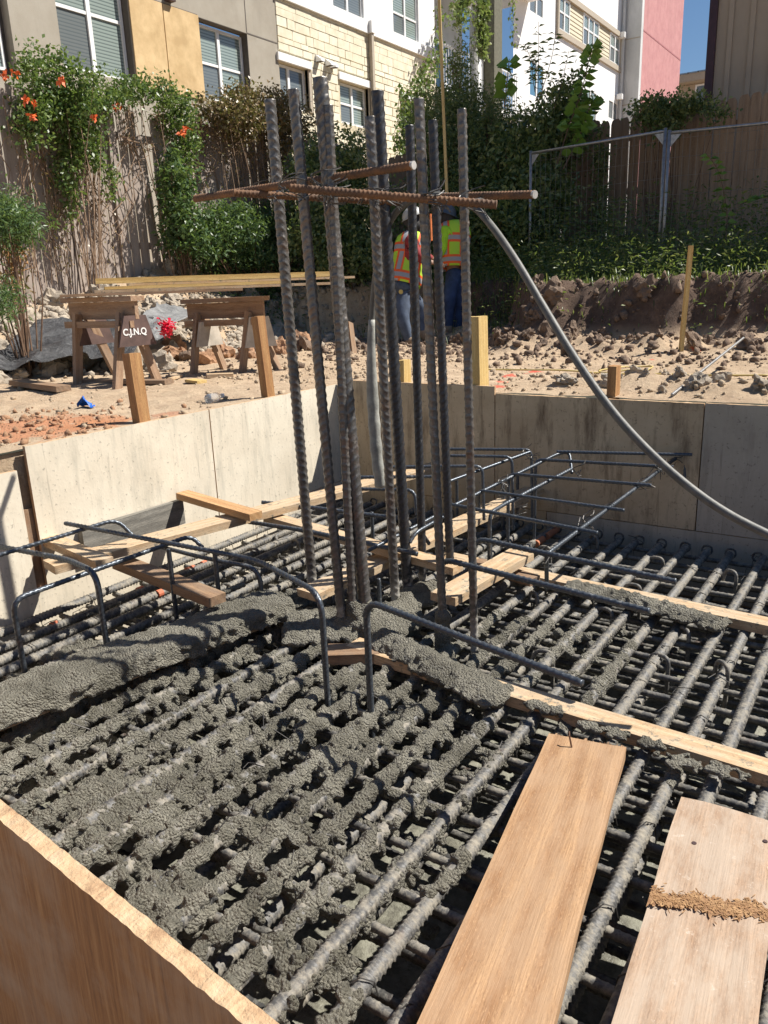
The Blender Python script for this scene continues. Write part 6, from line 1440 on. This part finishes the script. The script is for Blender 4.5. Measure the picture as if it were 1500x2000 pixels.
def helmet(root, c, r_, mat, tilt):
    v = []; f = []; nseg = 20; nr = 8; M = Matrix.Rotation(tilt, 4, BCK)
    for i in range(nr+1):
        ph = math.pi/2*i/nr
        for k in range(nseg):
            th = 2*math.pi*k/nseg; v.append(c+M @ (RGT*math.cos(th)*math.cos(ph)*r_+BCK*math.sin(th)*math.cos(ph)*r_*.9+Vector((0, 0, math.sin(ph)*r_*.85))))
    for i in range(nr):
        for k in range(nseg): f.append((i*nseg+k, i*nseg+(k+1) % nseg, (i+1)*nseg+(k+1) % nseg, (i+1)*nseg+k))
    b_ = len(v)
    for k in range(nseg):
        th = 2*math.pi*k/nseg; e = 1.28+.12*math.cos(th); v.append(c+M @ (RGT*math.cos(th)*r_*e+BCK*math.sin(th)*r_*1.12+Vector((0, 0, -.012))))
    for k in range(nseg): f.append((b_+k, b_+(k+1) % nseg, (k+1) % nseg, k))
    o = link('hard_hat', pymesh('hard_hat', v, f, True, [mat]), root); md = o.modifiers.new('s', 'SOLIDIFY'); md.thickness = .004; return o
def hand(J, E_, i_wrist, wrist, fwd, dn, s_=1.0):
    """palm and five separate fingers rooted on the wrist vertex"""
    f_ = fwd.normalized(); side = f_.cross(dn).normalized(); pi = len(J); J.append((wrist+f_*.05*s_, (.034, .018))); E_.append((i_wrist, pi))
    for k, (o_, L_) in enumerate(((-.030, .065), (-.010, .075), (.010, .072), (.030, .058))):
        a = wrist+f_*.085*s_+side*o_; m_ = a+f_*L_*.5+dn*.012; e = m_+f_*L_*.25+dn*L_*.45; b0 = len(J); J += [(a, .0095), (m_, .0088), (e, .0075)]; E_ += [(pi, b0), (b0, b0+1), (b0+1, b0+2)]
    a = wrist+f_*.035*s_-side*.042; e = a+f_*.035-side*.01+dn*.03; b0 = len(J); J += [(a, .011), (e, .009)]; E_ += [(pi, b0), (b0, b0+1)]
def person(label, D, px0, hipy, J2, mats, hat, vest):
    """J2: dict of named joints (px, py, extra depth)"""
    P = {k: V(dep(v[0], v[1], D+v[2])) for k, v in J2.items()}
    gz = min(GH(P['footL'].x, P['footL'].y), GH(P['footR'].x, P['footR'].y))
    r_ = empty('person', ((P['footL'].x+P['footR'].x)/2, (P['footL'].y+P['footR'].y)/2, gz), label, 'person')
    # body: one continuous surface from feet to head and hands
    hd = P['head']; nk = P['neck']; J = [(P['hip'], .13), (P['waist'], .115), (P['chest'], .15), (nk, .055), (hd+(nk-hd)*.45, .065), (hd, .088), (hd+(hd-nk).normalized()*.075, .07)]; E_ = [(0, 1), (1, 2), (2, 3), (3, 4), (4, 5), (5, 6)]
    for s_ in 'LR':
        b0 = len(J); J += [(P['hip'].lerp(P['knee'+s_], .18), .085), (P['knee'+s_], .055), (P['ank'+s_], .04), (P['foot'+s_], (.045, .035))]; E_ += [(0, b0), (b0, b0+1), (b0+1, b0+2), (b0+2, b0+3)]
        b0 = len(J); J += [(P['sho'+s_], .058), (P['elb'+s_], .042), (P['wri'+s_], .028)]; E_ += [(2, b0), (b0, b0+1), (b0+1, b0+2)]
        hand(J, E_, b0+2, P['wri'+s_], P['wri'+s_]-P['elb'+s_], Vector((0, 0, -1)))
    # nose and ears
    fd = P['face']-hd; fd.normalize(); sd_ = fd.cross(Vector((0, 0, 1))).normalized()
    b0 = len(J); J += [(hd+fd*.085, .016), (hd+fd*.108+Vector((0, 0, -.008)), .012)]; E_ += [(5, b0), (b0, b0+1)]
    for e in (1, -1): b1 = len(J); J += [(hd+sd_*e*.092, .018)]; E_ += [(5, b1)]
    body = skin('body', J, E_, r_, SKIN_M)
    for e in (1, -1):
        c = hd+fd*.083+sd_*e*.032+Vector((0, 0, .015)); link('eye', MB().tube([c-fd*.006, c, c+fd*.004], [.008, .011, .004], 8).build('tmpx', DARKC).data, r_)
    # trousers, sleeves and vest are clothes over the body
    JT = [(P['hip'].lerp(P['waist'], .25), .15), (P['hip'], .155)]; ET = [(0, 1)]
    for s_ in 'LR': b0 = len(JT); k = P['knee'+s_]; a = P['ank'+s_]; JT += [(P['hip'].lerp(k, .2), .115), (k, .082), (k.lerp(a, .5), .072), (a, .062)]; ET += [(1, b0), (b0, b0+1), (b0+1, b0+2), (b0+2, b0+3)]
    skin('trousers', JT, ET, r_, mats[0])
    JS = [(P['chest'], .165), (P['waist'], .14), (nk.lerp(P['chest'], .25), .08)]; ES = [(0, 1), (0, 2)]
    for s_ in 'LR': b0 = len(JS); JS += [(P['sho'+s_], .078), (P['sho'+s_].lerp(P['elb'+s_], .5), .066), (P['elb'+s_], .06), (P['wri'+s_].lerp(P['elb'+s_], .08), .042)]; ES += [(0, b0), (b0, b0+1), (b0+1, b0+2), (b0+2, b0+3)]
    skin('shirt', JS, ES, r_, mats[1])
    # vest in its own local frame: z along the spine
    up = (P['chest']-P['hip']); L_ = up.length; up.normalize(); xx = (RGT-up*RGT.dot(up)).normalized(); yy = up.cross(xx)
    M = Matrix.Identity(4)
    for i in range(3): M[i][0] = xx[i]; M[i][1] = yy[i]; M[i][2] = up[i]; M[i][3] = P['hip'][i]
    v = []; f = []; ns = 28; rings = [(.02, .172), (.06, .176), (.14, .172), (.24, .168), (.34, .180), (.44, .188), (.52, .176), (.575, .135), (.60, .10)]
    for (h, rad) in rings:
        for k in range(ns): th = 2*math.pi*k/ns; v.append((rad*1.12*math.cos(th)*(1+.02*math.sin(7*th+h*20)), rad*.80*math.sin(th), h*(L_/.46)))
    for i in range(len(rings)-1):
        for k in range(ns): f.append((i*ns+k, i*ns+(k+1) % ns, (i+1)*ns+(k+1) % ns, (i+1)*ns+k))
    o = bpy.data.objects.new('safety_vest', pymesh('safety_vest', v, f, True, [vest])); COL.objects.link(o); o.parent = r_; o.matrix_parent_inverse = root_inv(r_); o.matrix_basis = M
    md = o.modifiers.new('s', 'SOLIDIFY'); md.thickness = .006
    # boots, hood and hard hat
    for s_ in 'LR':
        a = P['ank'+s_]; ft_ = P['foot'+s_]; link('boot', MB().tube([a+Vector((0, 0, .06)), a, Vector((a.x, a.y, ft_.z+.02)), ft_+Vector((0, 0, .015)), ft_+(ft_-Vector((a.x, a.y, ft_.z))).normalized()*.05], [.058, .06, .06, .052, .03], 10).build('tmpx', BOOT, smooth=True).data, r_)
    link('hood', MB().tube([nk-Vector((0, 0, .03)), nk.lerp(hd, .5), hd-Vector((0, 0, .01))-fd*.02, hd+Vector((0, 0, .06))-fd*.02], [.10, .088, .10, .085], 14).build('tmpx', DARKC, smooth=True).data, r_)
    helmet(r_, hd+Vector((0, 0, .045)), .125, hat, mats[2])
    return r_, P
vR = vestmat((.10, .36), (.11,)); vL = vestmat((.10, .42), (.10,))
HATD = simple('dark_blue_hard_hat', (.06, .08, .11), .4); HATG = simple('grey_hard_hat', (.42, .42, .40), .4)
person('standing worker, head bowed, in hi-vis vest, dark jeans and dark blue hard hat', 9.6, 880, 530,
       dict(hip=(886, 528, 0), waist=(885, 502, 0), chest=(886, 455, 0), neck=(881, 438, 0), head=(872, 424, 0), face=(858, 432, .0), kneeL=(877, 592, -.03), kneeR=(896, 590, .10), ankL=(874, 646, 0), ankR=(893, 648, .15), footL=(868, 660, -.05), footR=(886, 660, .12), shoL=(868, 448, -.10), shoR=(903, 448, .10), elbL=(864, 490, -.10), elbR=(899, 494, .1), wriL=(845, 510, -.08), wriR=(868, 514, .15)), (JEANS, HIVIS, .35), HATD, vR)
person('worker bending forward, in orange-striped vest, faded jeans and grey hard hat', 9.2, 790, 560,
       dict(hip=(788, 560, 0), waist=(793, 535, 0), chest=(806, 480, 0), neck=(812, 447, 0), head=(806, 430, 0), face=(822, 440, .0), kneeL=(786, 622, -.05), kneeR=(828, 610, .10), ankL=(800, 668, .02), ankR=(830, 655, .1), footL=(812, 676, .0), footR=(842, 662, .1), shoL=(798, 470, -.14), shoR=(815, 470, .14), elbL=(822, 505, -.16), elbR=(832, 502, .14), wriL=(842, 512, -.12), wriR=(848, 508, .1)), (JEANS_L, REDS, -.35), HATG, vL)
tp = dep(783, 570, 9.0); o = MB().tube([V(tp), V(tp)+V(CAM-tp).normalized()*.03], .026, 14).build('tape_measure', simple('yellow_disc', (.55, .42, .12), .5)); tag(o, 'small round yellow tape measure clipped to the bending worker\'s jeans', 'tape measure')
for k, (x0, y0, x1, y1, m_, lb) in enumerate(((841, 418, 843, 470, simple('orange_cord_plastic', (.75, .2, .05), .5), 'orange plumb cord held up between the two workers'), )):
    tag(MB().tube([dep(x0, y0, 9.0), dep(x1, y1, 9.0)], .012, 6).build('plumb_cord', m_), lb, 'cord')
for o in [o for o in bpy.data.objects if o.name.startswith('tmp')]: bpy.data.objects.remove(o)
print('top-level', len([o for o in bpy.data.objects if o.parent is None]), 'clods', nclod, 'tris', sum(len(me.loops)-2*len(me.polygons) for me in bpy.data.meshes))
